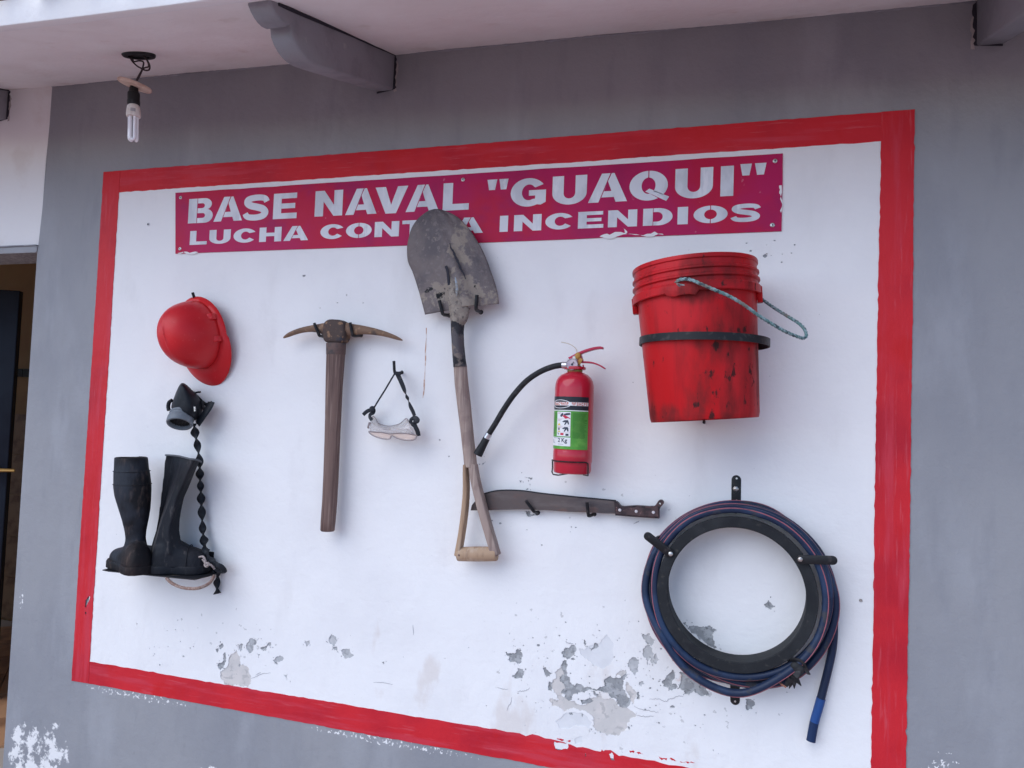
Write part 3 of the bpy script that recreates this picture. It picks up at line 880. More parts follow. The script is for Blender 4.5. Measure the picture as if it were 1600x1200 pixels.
cdt_sheet([sg_loop], lambda P: inside(sg_loop, P), -.0058, .0035).build('board', MAG, sgn, smooth=False)
# bare, chipped edges of the board
bare = [[(1.672, 2.1200), (1.70, 2.1238), (1.76, 2.1232), (1.80, 2.1225), (1.842, 2.1215), (1.845, 2.1185), (1.79, 2.1175), (1.72, 2.1185)], [(.262, 2.1155), (.30, 2.1195), (.345, 2.1165)], [(2.134, 2.235), (2.1400, 2.236), (2.1405, 2.165), (2.1375, 2.17), (2.1378, 2.21), (2.1345, 2.215)],
        [(1.735, 2.142), (1.742, 2.128), (1.726, 2.1245), (1.742, 2.1255), (1.748, 2.129), (1.741, 2.138)]]
bare = [ragged(b, .1, 2, rs) for b in bare]
patches(bare, [], -.0064, .0005, 'chipped_edge', WHITE2, sgn)


def arc(cx, cy, rx, ry, a0, a1, n=14):
    return [(cx + rx * cos(radians(a0 + (a1 - a0) * i / n)), cy + ry * sin(radians(a0 + (a1 - a0) * i / n))) for i in range(n + 1)]


def stroke(pts, ws):
    p = [Vector((x, y)) for x, y in pts]
    L1, R1 = [], []
    for i in range(len(p)):
        t = (p[min(i + 1, len(p) - 1)] - p[max(i - 1, 0)]).normalized()
        nn = Vector((-t.y, t.x))
        L1.append(tuple(p[i] + nn * ws[i]))
        R1.append(tuple(p[i] - nn * ws[i]))
    return L1 + R1[::-1]


def S_shape():
    # spine of the S, thick strokes; x is stretched so that upright and flat strokes look alike
    P0 = [(.90, .72), (.80, .86), (.52, .895), (.22, .84), (.17, .70), (.30, .585), (.52, .52), (.74, .44), (.84, .30), (.76, .165), (.50, .105), (.20, .14), (.09, .28)]
    sp = spline([(x, 0, y) for x, y in P0], 5)
    sp = [(q.x, q.z) for q in sp]
    ws = []
    n = len(sp)
    for i in range(n):
        ws.append(.105 + .03 * sin(pi * i / (n - 1)))
    return stroke(sp, ws)

H_ = .20   # flat stroke
V_ = .31   # upright stroke
GL = {
 'I': ([[(0, 0), (1, 0), (1, 1), (0, 1)]], []),
 'L': ([[(0, 0), (1, 0), (1, .23), (.37, .23), (.37, 1), (0, 1)]], []),
 'E': ([[(0, 0), (1, 0), (1, .22), (.34, .22), (.34, .40), (.92, .40), (.92, .60), (.34, .60), (.34, .79), (.98, .79), (.98, 1), (0, 1)]], []),
 'N': ([[(0, 0), (.31, 0), (.31, .58), (.69, 0), (1, 0), (1, 1), (.69, 1), (.69, .43), (.33, 1), (0, 1)]], []),
 'V': ([[(0, 1), (.32, 1), (.50, .32), (.69, 1), (1, 1), (.66, 0), (.34, 0)]], []),
 'A': ([[(0, 0), (.29, 0), (.34, .17), (.66, .17), (.71, 0), (1, 0), (.66, 1), (.34, 1)], [(.405, .38), (.595, .38), (.50, .73)]], [[(.262, -.02), (.286, -.02), (.512, .76), (.60, 1.02), (.565, 1.02), (.487, .76)]]),
 'H': ([[(0, 0), (.31, 0), (.31, .38), (.69, .38), (.69, 0), (1, 0), (1, 1), (.69, 1), (.69, .62), (.31, .62), (.31, 1), (0, 1)]], []),
 'T': ([[(.33, 0), (.67, 0), (.67, .77), (1, .77), (1, 1), (0, 1), (0, .77), (.33, .77)]], []),
 'U': ([[(0, 1)] + arc(.5, .40, .5, .40, 180, 360, 18) + [(1, 1), (.67, 1)] + arc(.5, .40, .17, .19, 360, 180, 12) + [(.33, 1)]], []),
 'O': ([arc(.5, .5, .5, .5, 0, 360, 40)[:-1], arc(.5, .5, .185, .275, 0, 360, 30)[:-1]], [[(.487, -.02), (.513, -.02), (.513, 1.02), (.487, 1.02)]]),
 'Q': ([arc(.48, .5, .48, .5, 0, 360, 40)[:-1], arc(.48, .5, .175, .275, 0, 360, 30)[:-1]], [[(.467, .72), (.493, .72), (.493, 1.02), (.467, 1.02)], [(.40, .32), (.48, .38), (1.04, .06), (.98, -.10), (.92, -.08)]]),
 'q': ([[(0, 1), (1, 1), (.80, 0), (.20, 0)]], []),
 'C': ([arc(.5, .5, .5, .5, 28, 322, 36) + [(.70, .345)] + arc(.52, .5, .195, .28, 320, 40, 20) + [(.70, .665)]], []),
 'G': ([arc(.5, .5, .5, .5, 32, 300, 34) + [(.86, .05), (1, .14), (1, .57), (.52, .57), (.52, .38), (.70, .38), (.70, .27)] + arc(.52, .5, .20, .28, 300, 42, 20) + [(.70, .665)]], []),
 'D': ([[(0, 0), (.50, 0)] + arc(.52, .5, .48, .5, -90, 90, 20) + [(0, 1)], [(.33, .22), (.48, .22)] + arc(.48, .5, .19, .28, -90, 90, 12) + [(.33, .78)]], [[(.33, -.02), (.352, -.02), (.352, 1.02), (.33, 1.02)]]),
 'B': ([[(0, 0), (.62, 0)] + arc(.68, .285, .32, .285, -80, 75, 12) + arc(.64, .755, .30, .245, -50, 90, 12) + [(0, 1)],
        [(.36, .20), (.58, .20)] + arc(.58, .30, .11, .10, -90, 90, 8) + [(.36, .40)], [(.36, .60), (.56, .60)] + arc(.56, .70, .10, .10, -90, 90, 8) + [(.36, .80)]], [[(.345, -.02), (.37, -.02), (.37, 1.02), (.345, 1.02)]]),
 'R': ([[(0, 0), (.32, 0), (.32, .37), (.44, .37), (.66, 0), (1, 0), (.76, .42)] + arc(.62, .70, .32, .30, -60, 90, 14) + [(0, 1)], [(.32, .58), (.56, .58)] + arc(.56, .685, .09, .105, -90, 90, 8) + [(.32, .79)]], []),
 'S': ([S_shape()], []),
}
QT = [(.405, .31), (.50, .40), (1.0, .10), (.93, -.04)]


def letter(ch, x0, x1, z0, z1, lower=0.0):
    loops, gaps = GL[ch]
    f = lambda p: (x0 + (x1 - x0) * p[0], z0 + (z1 - z0) * p[1])
    lp = [[f(p) for p in l] for l in loops]
    gp = [[f(p) for p in l] for l in gaps]
    def keep(P):
        m = np.zeros(len(P), bool)
        for l in lp:
            m ^= inside(l, P)
        return m & ~any_inside(gp, P) if gp else m
    mb = cdt_sheet(lp + gp, keep, -.0062, .0003)
    if ch == 'Q':
        q = [f(p) for p in QT]
        t2 = cdt_sheet([q], lambda P: inside(q, P), -.0062, .0003)
        mb.add(t2.v, t2.f)
    mb.build('letter', SILV, sgn, smooth=False)

R1 = [('B', .2967, .3932), ('A', .3971, .5072), ('S', .5087, .6078), ('E', .6226, .7088), ('N', .7732, .8701), ('A', .8805, .9875), ('V', .9808, 1.089), ('A', 1.0837, 1.1903), ('L', 1.203, 1.2846), ('q', 1.3394, 1.3692), ('q', 1.3753, 1.403), ('G', 1.4114, 1.5153), ('U', 1.5339, 1.632), ('A', 1.6365, 1.7444), ('Q', 1.7499, 1.8569), ('U', 1.8717, 1.9694), ('I', 1.9887, 2.0214), ('q', 2.0374, 2.0662), ('q', 2.0736, 2.1021)]
R2 = [('L', .3084, .3756), ('U', .385, .4671), ('C', .4786, .5656), ('H', .576, .6573), ('A', .6653, .7548), ('C', .7973, .8818), ('O', .8866, .9738), ('N', .9839, 1.065), ('T', 1.0749, 1.1496), ('R', 1.160, 1.236), ('A', 1.242, 1.3316), ('I', 1.3819, 1.4065), ('N', 1.4245, 1.5052), ('C', 1.5168, 1.5989), ('E', 1.6103, 1.6813), ('N', 1.6941, 1.7732), ('D', 1.7893, 1.8673), ('I', 1.8804, 1.9074), ('O', 1.9219, 2.0085), ('S', 2.016, 2.0913)]
for ch, a, b in R1:
    if ch == 'q':
        letter(ch, a, b, 2.267, 2.2975)
    else:
        letter(ch, a, b, 2.2135 + (.0015 if ch in 'AIN' else 0), 2.2950)
for ch, a, b in R2:
    letter(ch, a, b, 2.1415 + (a - .3) * .0022, 2.1875 + (a - .3) * .0026)
for x, z in ((.2615, 2.3021), (.271, 2.13), (1.2637, 2.3029), (2.1228, 2.3004), (2.12, 2.1336)):
    sc = MB().lathe((x, -.0058, z), (0, -1, 0), [(.0058, 0), (.0058, .001), (.004, .0022), (.0022, .0022)], 14).build('screw', SCREW, sgn)
    MB().lathe((x, -.0080, z), (0, -1, 0), [(.0021, 0), (.0021, .0004)], 8).build('screw_slot', DARKGAP, sc)

# ------------------------------------------------------------------ wall hooks
HG = 'black metal hooks fixed to the white wall panel'


def hook(pts, label, r=.0045, name='wall_hook'):
    q = spline(pts, 6) if len(pts) > 3 else None
    # a tight bend at the elbow
    a, b, c = [Vector(p) for p in pts]
    e1 = b + (a - b).normalized() * .010
    e2 = b + (c - b).normalized() * .010
    path = [a, a.lerp(e1, .5), e1, b.lerp(e1.lerp(e2, .5), .35), e2, e2.lerp(c, .6), c]
    t = thing(name, label, 'hook', a, HG)
    MB().tube(path, r, 10).build('peg', BLACK, t)
    MB().lathe((a.x, 0, a.z), (0, -1, 0), [(r * 1.9, 0), (r * 1.8, .002), (r * 1.1, .003)], 14).build('wall_plate', BLACK, t)
    return t
hook([(0.3407, 0.0000, 1.9573), (0.3740, -0.0450, 1.9559), (0.3695, -0.0500, 1.9757)], 'black wall hook rising behind the top of the red helmet')
hook([(0.8213, 0.0000, 1.8433), (0.8453, -0.0600, 1.8365), (0.8282, -0.0640, 1.8744)], 'black wall hook in front of the pick point on the left of the pickaxe head')
hook([(0.9532, 0.0000, 1.8458), (0.9569, -0.0600, 1.8369), (0.9486, -0.0640, 1.8761)], 'black wall hook holding the pickaxe head by its longer right point')
hook([(1.0934, 0.0000, 1.7359), (1.0932, -0.0500, 1.7296), (1.0903, -0.0520, 1.7657)], 'small black wall hook holding up the clear goggles by their strap', .0042)
hook([(1.2376, 0.0000, 1.9049), (1.2447, -0.0700, 1.8976), (1.2330, -0.0720, 1.9373)], 'black wall hook under the left shoulder of the shovel blade', .0050)
hook([(1.3341, 0.0000, 1.9137), (1.3430, -0.0700, 1.9105), (1.3454, -0.0720, 1.9514)], 'black wall hook under the right shoulder of the shovel blade', .0050)
hook([(1.5247, 0.0000, 1.3552), (1.5222, -0.0350, 1.3607), (1.5004, -0.0450, 1.3913)], 'slanting black wall hook in the middle of the machete blade', .0045)
hook([(1.6821, 0.0000, 1.3634), (1.6744, -0.0450, 1.3612), (1.6699, -0.0500, 1.3985)], 'upright black wall hook on the machete blade near its handle', .0045)
hook([(0.4115, 0.0000, 1.6157), (0.4324, -0.0450, 1.6031), (0.4274, -0.0500, 1.6311)], 'black wall hook half hidden behind the respirator mask', .0042)

# ------------------------------------------------------------------ safety helmet
HELM = mat('red_helmet_plastic', (.58, .018, .022), .34, layers=[dict(col=(.50, .018, .026), scale=5, lo=.4, hi=.85), dict(col=(.62, .08, .085), scale=90, lo=.70, hi=.95, detail=6, fac=.5)], rvar=(14, .30, .44), bump=[(180, .0001), (12, .0006)])
hc = Vector((.392, -.030, 1.842))
La = Vector((.33, .10, -1)).normalized()                 # towards the peak
Na = Vector((-.16, -1, .02))
Na = (Na - La * Na.dot(La)).normalized()                 # out of the wall, towards the crown
Ba = Na.cross(La).normalized()
helmet = thing('safety_helmet', 'shiny red safety helmet hung on the wall with its peak pointing down', 'helmet', hc)


def HP(l, b, n):
    return hc + (La * l + Ba * b + Na * n) * .905
mb = MB()
rings = []
NS = 48
for i in range(15):
    t = i / 14 * pi / 2
    h = .148 * sin(t)
    k = max(cos(t) ** .80, .01) if i < 14 else .01
    ring = []
    for j in range(NS):
        a = 2 * pi * j / NS
        la = (.122 if cos(a) > 0 else .122)
        # slight crown ridge along the length
        rid = 1 + .025 * math.exp(-(sin(a) / .16) ** 2) * sin(t)
        ring.append(HP(la * k * cos(a), .100 * k * sin(a), h * rid + .006))
    rings.append(ring)
mb.loft(rings, False, True)
shell = mb.build('shell', HELM, helmet, angle=180)
sol = shell.modifiers.new('solid', 'SOLIDIFY')
sol.thickness = .003
# brim all round, drawn out to a peak in front
mb = MB()
sec = []
for j in range(72):
    a = 2 * pi * j / 72
    ca = cos(a)
    pk = max(0, ca) ** 1.6
    ext = .012 + .050 * (pk if abs(sin(a)) < .96 else 0)
    drop = .010 * pk
    i0 = HP(.118 * cos(a), .096 * sin(a), .010)
    i1 = HP(.124 * cos(a), .102 * sin(a), .012)
    o1 = HP((.124 + ext) * cos(a), (.102 + ext * (.55 + .45 * abs(sin(a)))) * sin(a) * (1 - .03 * pk), .002 - drop)
    o2 = HP((.124 + ext + .002) * cos(a), (.102 + ext * (.55 + .45 * abs(sin(a))) + .002) * sin(a), -.004 - drop)
    o3 = HP((.124 + ext) * cos(a), (.102 + ext * (.55 + .45 * abs(sin(a)))) * sin(a), -.006 - drop)
    i2 = HP(.118 * cos(a), .096 * sin(a), .004)
    sec.append([i0, i1, o1, o2, o3, i2])
mb.loft(sec, closed=True)
mb.build('brim', HELM, helmet, angle=60)
# raised lugs of the harness along the visible side
for l, w_ in ((-.035, .022), (.045, .020)):
    for sgn_ in (1, -1):
        mb = MB()
        y = sgn_ * .100 * math.sqrt(max(0, 1 - (l / .122) ** 2))
        q = []
        for dl, g_ in ((-w_ / 2, 0), (w_ / 2, 0)):
            yy = y
            q.append([HP(l + dl, yy * 1.01, .010), HP(l + dl, yy + sgn_ * .009, .012), HP(l + dl, yy + sgn_ * .008, .030), HP(l + dl, yy * .95, .040), HP(l + dl, yy * .9, .03)])
        mb.loft(q)
        mb.build('harness_lug', HELM, helmet, bevel=.0015)

# ------------------------------------------------------------------ respirator mask and its twisted strap
GREYP = mat('grey_filter_plastic', (.15, .17, .19), .45, layers=[dict(col=(.21, .23, .25), scale=20, lo=.5, hi=.75)])
MASKR = mat('mask_rubber', (.011, .013, .017), .5, spec=.16, layers=[dict(col=(.022, .025, .030), scale=14, lo=.45, hi=.75)])
mask = thing('respirator_mask', 'black half face respirator with one grey round filter and long twisted strap', 'respirator', (0.3501, -0.0000, 1.6013))
# face piece: outline against the wall drawn in to a blunt nose ridge
base_o = [(0.3253, -0.0220, 1.6900), (0.3505, -0.0220, 1.6803), (0.3734, -0.0220, 1.6607), (0.3927, -0.0220, 1.6545), (0.4131, -0.0220, 1.6297), (0.4228, -0.0220, 1.6043), (0.4167, -0.0220, 1.5753), (0.4015, -0.0220, 1.5637), (0.3778, -0.0220, 1.5583), (0.3506, -0.0220, 1.5617), (0.3224, -0.0220, 1.5763), (0.3025, -0.0220, 1.5869), (0.2954, -0.0220, 1.6091), (0.2966, -0.0220, 1.6317), (0.3067, -0.0220, 1.6590), (0.3151, -0.0220, 1.6795)]
mid_o = [(0.3619, -0.0650, 1.6884), (0.3823, -0.0650, 1.6788), (0.4030, -0.0650, 1.6617), (0.4197, -0.0650, 1.6491), (0.4334, -0.0650, 1.6255), (0.4388, -0.0650, 1.5996), (0.4316, -0.0650, 1.5755), (0.4189, -0.0650, 1.5685), (0.3981, -0.0650, 1.5655), (0.3712, -0.0650, 1.5711), (0.3438, -0.0650, 1.5810), (0.3241, -0.0650, 1.5935), (0.3211, -0.0650, 1.6133), (0.3319, -0.0650, 1.6357), (0.3409, -0.0650, 1.6602), (0.3518, -0.0650, 1.6794)]
front_o = [(0.3922, -0.1000, 1.6854), (0.4060, -0.1000, 1.6753), (0.4192, -0.1000, 1.6576), (0.4291, -0.1000, 1.6415), (0.4389, -0.1000, 1.6203), (0.4414, -0.1000, 1.5990), (0.4347, -0.1000, 1.5838), (0.4246, -0.1000, 1.5792), (0.4063, -0.1000, 1.5806), (0.3876, -0.1000, 1.5864), (0.3714, -0.1000, 1.5923), (0.3603, -0.1000, 1.6006), (0.3594, -0.1000, 1.6136), (0.3669, -0.1000, 1.6333), (0.3747, -0.1000, 1.6573), (0.3829, -0.1000, 1.6756)]
tip_o = [(0.4016, -0.1120, 1.6703), (0.4082, -0.1120, 1.6662), (0.4142, -0.1120, 1.6535), (0.4189, -0.1120, 1.6386), (0.4231, -0.1120, 1.6238), (0.4251, -0.1120, 1.6089), (0.4217, -0.1120, 1.5981), (0.4169, -0.1120, 1.5937), (0.4080, -0.1120, 1.5942), (0.3989, -0.1120, 1.5974), (0.3903, -0.1120, 1.6013), (0.3847, -0.1120, 1.6076), (0.3846, -0.1120, 1.6162), (0.3872, -0.1120, 1.6313), (0.3912, -0.1120, 1.6486), (0.3953, -0.1120, 1.6637)]
mb = MB().loft([base_o, mid_o, front_o, tip_o], True, True)
mb.build('face_piece', MASKR, mask, angle=180, subd=2)
f0, f1 = Vector((0.4059, -0.1000, 1.5792)), Vector((0.4174, -0.1380, 1.5500))
fa_ = Vector((.22, -.48, -.84)).normalized()
fc = Vector((0.3852, -0.0850, 1.5847))
flt = MB().lathe(fc, fa_, [(.024, -.010), (.036, -.005), (.0365, .002), (.035, .003), (.035, .010), (.0378, .012), (.039, .016), (.039, .031), (.037, .035), (.032, .035), (.0305, .031), (.0305, .020), (.016, .020)], 40).build('filter', GREYP, mask, angle=30)
mb = MB()
mb.lathe(fc + fa_ * .0205, fa_, [(.0302, 0), (.0302, .002), (.004, .003)], 30)
for i in range(-3, 4):
    s_ = math.sqrt(.029 ** 2 - (i * .008) ** 2)
    u_ = fa_.orthogonal().normalized()
    v_ = fa_.cross(u_)
    mb.tube([fc + fa_ * .0245 + u_ * (i * .008) - v_ * s_, fc + fa_ * .0245 + u_ * (i * .008) + v_ * s_], .0014, 6)
mb.build('filter_grille', RUBBER, flt)
for cx_, cz_, dd in ((210, 905, .085), (345, 915, .105)):
    pass
mb = MB()
mb.tube(spline([(0.3265, -0.0750, 1.5956), (0.3229, -0.0750, 1.6087), (0.3257, -0.0750, 1.6219), (0.3359, -0.0750, 1.6288)], 5), .006, 8)
mb.build('side_lug', MASKR, mask)
mb = MB()
mb.box((0.4443, -0.0980, 1.6043), (.004, .004, .014), Matrix.Rotation(radians(-8), 3, 'Y'))
mb.build('buckle_pin', SCREW, mask)
mb = MB()
mb.tube(spline([(0.4601, -0.0450, 1.6278), (0.4584, -0.0500, 1.6136), (0.4475, -0.0600, 1.5870), (0.4259, -0.0600, 1.5579)], 5), .013, 10, flat=(1, .28))
mb.tube(spline([(0.3768, -0.0300, 1.6560), (0.4006, -0.0300, 1.6367), (0.4283, -0.0300, 1.6198), (0.4501, -0.0300, 1.6262)], 5), .0055, 8)
mb.tube(spline([(0.4029, -0.0500, 1.6558), (0.4107, -0.0500, 1.6573), (0.4212, -0.0500, 1.6581)], 3), .003, 6)
mb.build('head_harness', MASKR, mask)
mb = MB()
pth = spline([(0.4032, -0.0500, 1.5578), (0.4053, -0.0450, 1.5272), (0.4093, -0.0400, 1.5010), (0.4121, -0.0350, 1.4747), (0.4159, -0.0300, 1.4352), (0.4202, -0.0300, 1.3959), (0.4255, -0.0300, 1.3569), (0.4306, -0.0300, 1.3135), (0.4370, -0.0300, 1.2661), (0.4430, -0.0300, 1.2231), (0.4573, -0.0350, 1.1817), (0.4744, -0.0450, 1.1590), (0.5038, -0.0550, 1.1356), (0.5082, -0.0400, 1.1185), (0.4982, -0.0200, 1.0881), (0.4945, -0.0150, 1.0523), (0.4959, -0.0120, 1.0259)], 10)
n_ = len(pth)
# turns of the twist are spaced like the beads seen on the strap
ln = [0]
for i in range(1, n_):
    ln.append(ln[-1] + (pth[i] - pth[i - 1]).length)
dist_f = []
step = .001
q, acc = [], 0
tot = ln[-1]
k = 0
s_ = 0
while s_ < tot:
    while k < n_ - 2 and ln[k + 1] < s_:
        k += 1
    t_ = (s_ - ln[k]) / max(1e-9, ln[k + 1] - ln[k])
    q.append(pth[k].lerp(pth[k + 1], t_))
    s_ += .002
tw = [i * .002 / .042 * pi + .35 * sin(i * .065) for i in range(len(q))]
mb.tube(q, [.0120 + .0014 * sin(i * .11) for i in range(len(q))], 18, flat=(1, .26), up=(0, -1, 0), twist=tw)
mb.build('strap', MASKR, mask, angle=180)
MB().tube(spline([(0.5051, -0.0500, 1.1327), (0.5288, -0.0600, 1.1282), (0.5404, -0.0550, 1.1221), (0.5426, -0.0450, 1.1078), (0.5246, -0.0400, 1.1030), (0.5103, -0.0450, 1.1089)], 5), .0085, 8, flat=(1, .5)).build('strap_knot', MASKR, mask)

# ------------------------------------------------------------------ boot shelf
SHELFM = mat('black_shelf_metal', (.016, .017, .021), .45, layers=[dict(col=(.05, .045, .042), scale=18, lo=.55, hi=.8)], bump=[(120, .0003)])
SZ = 1.0955
shelf = thing('boot_shelf', 'small black sheet metal wall shelf carrying the rubber boots', 'shelf', (.36, -.07, SZ))
mb = MB()
mb.prism([(.170, -.006), (.170, -.150), (.200, -.152), (.505, -.128), (.5095, -.006)], 0, 1)
mb = MB()
pl = [(.172, -.0005), (.172, -.144), (.200, -.149), (.502, -.1262), (.5095, -.0005)]
mb.add([(x, y, SZ - .003) for x, y in pl] + [(x, y, SZ) for x, y in pl], [(4, 3, 2, 1, 0), (5, 6, 7, 8, 9)] + [(i, (i + 1) % 5, (i + 1) % 5 + 5, i + 5) for i in range(5)])
mb.build('tray', SHELFM, shelf, smooth=False)
mb = MB()
mb.add([(.172, -.004, SZ), (.468, -.004, SZ), (.468, -.004, SZ + .058), (.172, -.004, SZ + .057), (.172, -.0003, SZ), (.468, -.0003, SZ), (.468, -.0003, SZ + .058), (.172, -.0003, SZ + .057)],
       [(0, 1, 2, 3), (7, 6, 5, 4), (0, 4, 5, 1), (3, 2, 6, 7), (1, 5, 6, 2), (0, 3, 7, 4)])
mb.build('back_flange', SHELFM, shelf, smooth=False)
TWINE = mat('brown_twine', (.24, .15, .12), .9, layers=[dict(col=(.36, .27, .23), scale=200, lo=.45, hi=.6)], bump=[(300, .001)])
cord = MB()
cord.tube(spline([(0.4035, -0.1300, 1.0908), (0.4150, -0.1300, 1.0813), (0.4342, -0.1300, 1.0732), (0.4623, -0.1300, 1.0674), (0.4959, -0.1300, 1.0676), (0.5228, -0.1300, 1.0724), (0.5330, -0.1100, 1.0780), (0.5328, -0.0900, 1.0853), (0.5105, -0.0500, 1.0918)], 6), .0048, 8)
ct = cord.build('twine_loop', TWINE, None)
tag(ct, 'loop of brown twine hanging below the black boot shelf', 'twine')
mb = MB()
mb.tube(spline([(0.4713, -0.0750, 1.1498), (0.4867, -0.0750, 1.1522), (0.4952, -0.0750, 1.1410), (0.5006, -0.0750, 1.1300), (0.5160, -0.0750, 1.1302), (0.5186, -0.0600, 1.1157)], 6), .0032, 7)
mb.tube(spline([(0.4880, -0.0780, 1.1459), (0.4996, -0.0780, 1.1355), (0.5105, -0.0780, 1.1340), (0.5034, -0.0780, 1.1244), (0.4968, -0.0780, 1.1302), (0.5088, -0.0780, 1.1364)], 6), .0036, 7)
k2 = mb.build('twine_knot', mat('pale_twine', (.42, .36, .34), .9, layers=[dict(col=(.25, .2, .18), scale=250, lo=.45, hi=.6)], bump=[(300, .001)]), None)
tag(k2, 'knotted bit of pale twine at the toe of the right boot', 'twine')

# ------------------------------------------------------------------ rubber boots
BOOT = mat('boot_rubber', (.011, .011, .013), .6, spec=.14, layers=[
    dict(col=(.075, .045, .036), scale=6, lo=.42, hi=.95, detail=9, st=(1, 1, .35), fac=.75, rough=.8),
    dict(col=(.15, .105, .085), scale=60, lo=.56, hi=.95, detail=8, st=(1, 1, .3), fac=.5, rough=.85),
    dict(col=(.007, .007, .009), scale=16, lo=.52, hi=.85, detail=7, st=(1, 1, .4), fac=.8),
    dict(col=(.035, .042, .055), scale=5, lo=.55, hi=.75, fac=.6)], bump=[(26, .0032, (1, 1, .5)), (110, .0007)])
BOOT2 = mat('boot_rubber_blue_black', (.012, .014, .019), .55, spec=.16, layers=[
    dict(col=(.050, .043, .043), scale=7, lo=.44, hi=.95, detail=9, st=(1, 1, .3), fac=.6, rough=.8),
    dict(col=(.13, .115, .11), scale=70, lo=.60, hi=.95, detail=8, st=(1, 1, .4), fac=.45, rough=.85),
    dict(col=(.007, .008, .011), scale=14, lo=.52, hi=.85, detail=7, st=(1, 1, .3), fac=.8)], bump=[(26, .0034, (1, 1, .4)), (110, .0007)])


def foot(mb, heel, toe, wid=.046, hgt=1.0, z0=SZ + .022):
    """upper of the foot: sections across the heel-toe line, flat below"""
    heel, toe = Vector((*heel, 0)), Vector((*toe, 0))
    ax_ = toe - heel
    sd_ = Vector((-ax_.y, ax_.x, 0)).normalized()
    rings = []
    for t, wv, h in ((.0, .45, .042), (.03, .72, .075), (.10, .90, .105), (.22, .96, .125), (.36, .98, .118), (.50, 1.0, .098), (.62, 1.06, .082), (.76, 1.08, .070), (.88, .95, .060), (.96, .68, .046), (1.0, .36, .030)):
        c = heel + ax_ * t
        ring = []
        for j in range(16):
            a = 2 * pi * j / 16
            x = cos(a)
            y = sin(a)
            xx = math.copysign(abs(x) ** .75, x) * wid * wv
            zz = (max(y, 0) ** .8) * h * hgt if y > 0 else y * .004
            ring.append(c + sd_ * xx + Vector((0, 0, z0 + zz)))
        rings.append(ring)
    return mb.loft(rings)


def sole(mb, heel, toe, wid=.047, z0=SZ + .001, h=.026):
    heel, toe = Vector((*heel, 0)), Vector((*toe, 0))
    ax_ = toe - heel
    sd_ = Vector((-ax_.y, ax_.x, 0)).normalized()
    prof = [(-.02, .0), (-.015, .5), (.04, .85), (.12, .98), (.25, 1.0), (.34, .92), (.42, .88), (.55, 1.0), (.70, 1.12), (.82, 1.1), (.92, .90), (.99, .55), (1.02, 0)]
    left = [heel + ax_ * t + sd_ * wid * w_ for t, w_ in prof]
    right = [heel + ax_ * t - sd_ * wid * w_ for t, w_ in prof[1:-1]][::-1]
    pts = left + right
    n = len(pts)
    rings = [[p + Vector((0, 0, z0)) for p in pts], [p + Vector((0, 0, z0 + h * .8)) for p in pts], [heel.lerp(toe, .5) + (p - heel.lerp(toe, .5)) * .97 + Vector((0, 0, z0 + h)) for p in pts]]
    return mb.loft(rings)


def fuse(o, vox, it=2):
    r = o.modifiers.new('fuse', 'REMESH')
    r.mode = 'VOXEL'
    r.voxel_size = vox
    r.use_smooth_shade = True
    s_ = o.modifiers.new('ease', 'SMOOTH')
    s_.factor = .5
    s_.iterations = it
    return o


def shaft(mb, rings, wall=.007, depth=3):
    """rings bottom to top; hollow: the loft turns over the rim and goes down inside"""
    inner = []
    for r in rings[::-1][:depth]:
        c = sum((Vector(p) for p in r), Vector()) / len(r)
        inner.append([c + (Vector(p) - c) * max(.2, 1 - wall / max(.012, (Vector(p) - c).length)) for p in r])
    return mb.loft(list(rings) + inner)

b1 = thing('rubber_boot', 'muddy black rubber boot standing straight, heel towards the viewer, on the shelf', 'boot', (.27, -.12, SZ), 'pair of black rubber boots on the wall shelf')
h1, t1 = (.335, -.155), (.150, -.060)
mb = MB()
foot(mb, h1, t1, .041, .60)
rings = []
BL = [(0.2445, -0.1250, 1.1066), (0.2321, -0.1250, 1.1289), (0.2251, -0.1250, 1.1496), (0.2324, -0.1250, 1.1674), (0.2368, -0.1250, 1.1934), (0.2311, -0.1250, 1.2187), (0.2189, -0.1250, 1.2521), (0.2038, -0.1250, 1.2854), (0.1867, -0.1250, 1.3231), (0.1790, -0.1250, 1.3529), (0.1794, -0.1250, 1.3617), (0.1765, -0.1250, 1.3984), (0.1778, -0.1250, 1.4028), (0.1765, -0.1250, 1.4267), (0.1757, -0.1250, 1.4449)]
BR = [(0.3231, -0.1050, 1.1105), (0.3204, -0.1050, 1.1336), (0.3114, -0.1050, 1.1541), (0.3007, -0.1050, 1.1703), (0.2924, -0.1050, 1.1952), (0.2932, -0.1050, 1.2210), (0.2986, -0.1050, 1.2558), (0.3025, -0.1050, 1.2904), (0.3018, -0.1050, 1.3291), (0.3001, -0.1050, 1.3591), (0.2984, -0.1050, 1.3676), (0.2909, -0.1050, 1.4038), (0.2874, -0.1050, 1.4079), (0.2835, -0.1050, 1.4315), (0.2795, -0.1050, 1.4495)]
for a, b in zip(BL, BR):
    a, b = Vector(a), Vector(b)
    c = (a + b) / 2
    rx = (b - a).length / 2
    rings.append([c + (b - a).normalized() * (rx * cos(2 * pi * j / 24)) + Vector((.35, -.94, 0)) * (min(rx, .062) * .82 * sin(2 * pi * j / 24)) for j in range(24)])
shaft(mb, rings)
fuse(mb.build('upper', BOOT, b1), .0032, 20)
sm = sole(MB(), h1, t1, .045).build('sole', BOOT, b1, angle=40, bevel=.003)
mb = MB()
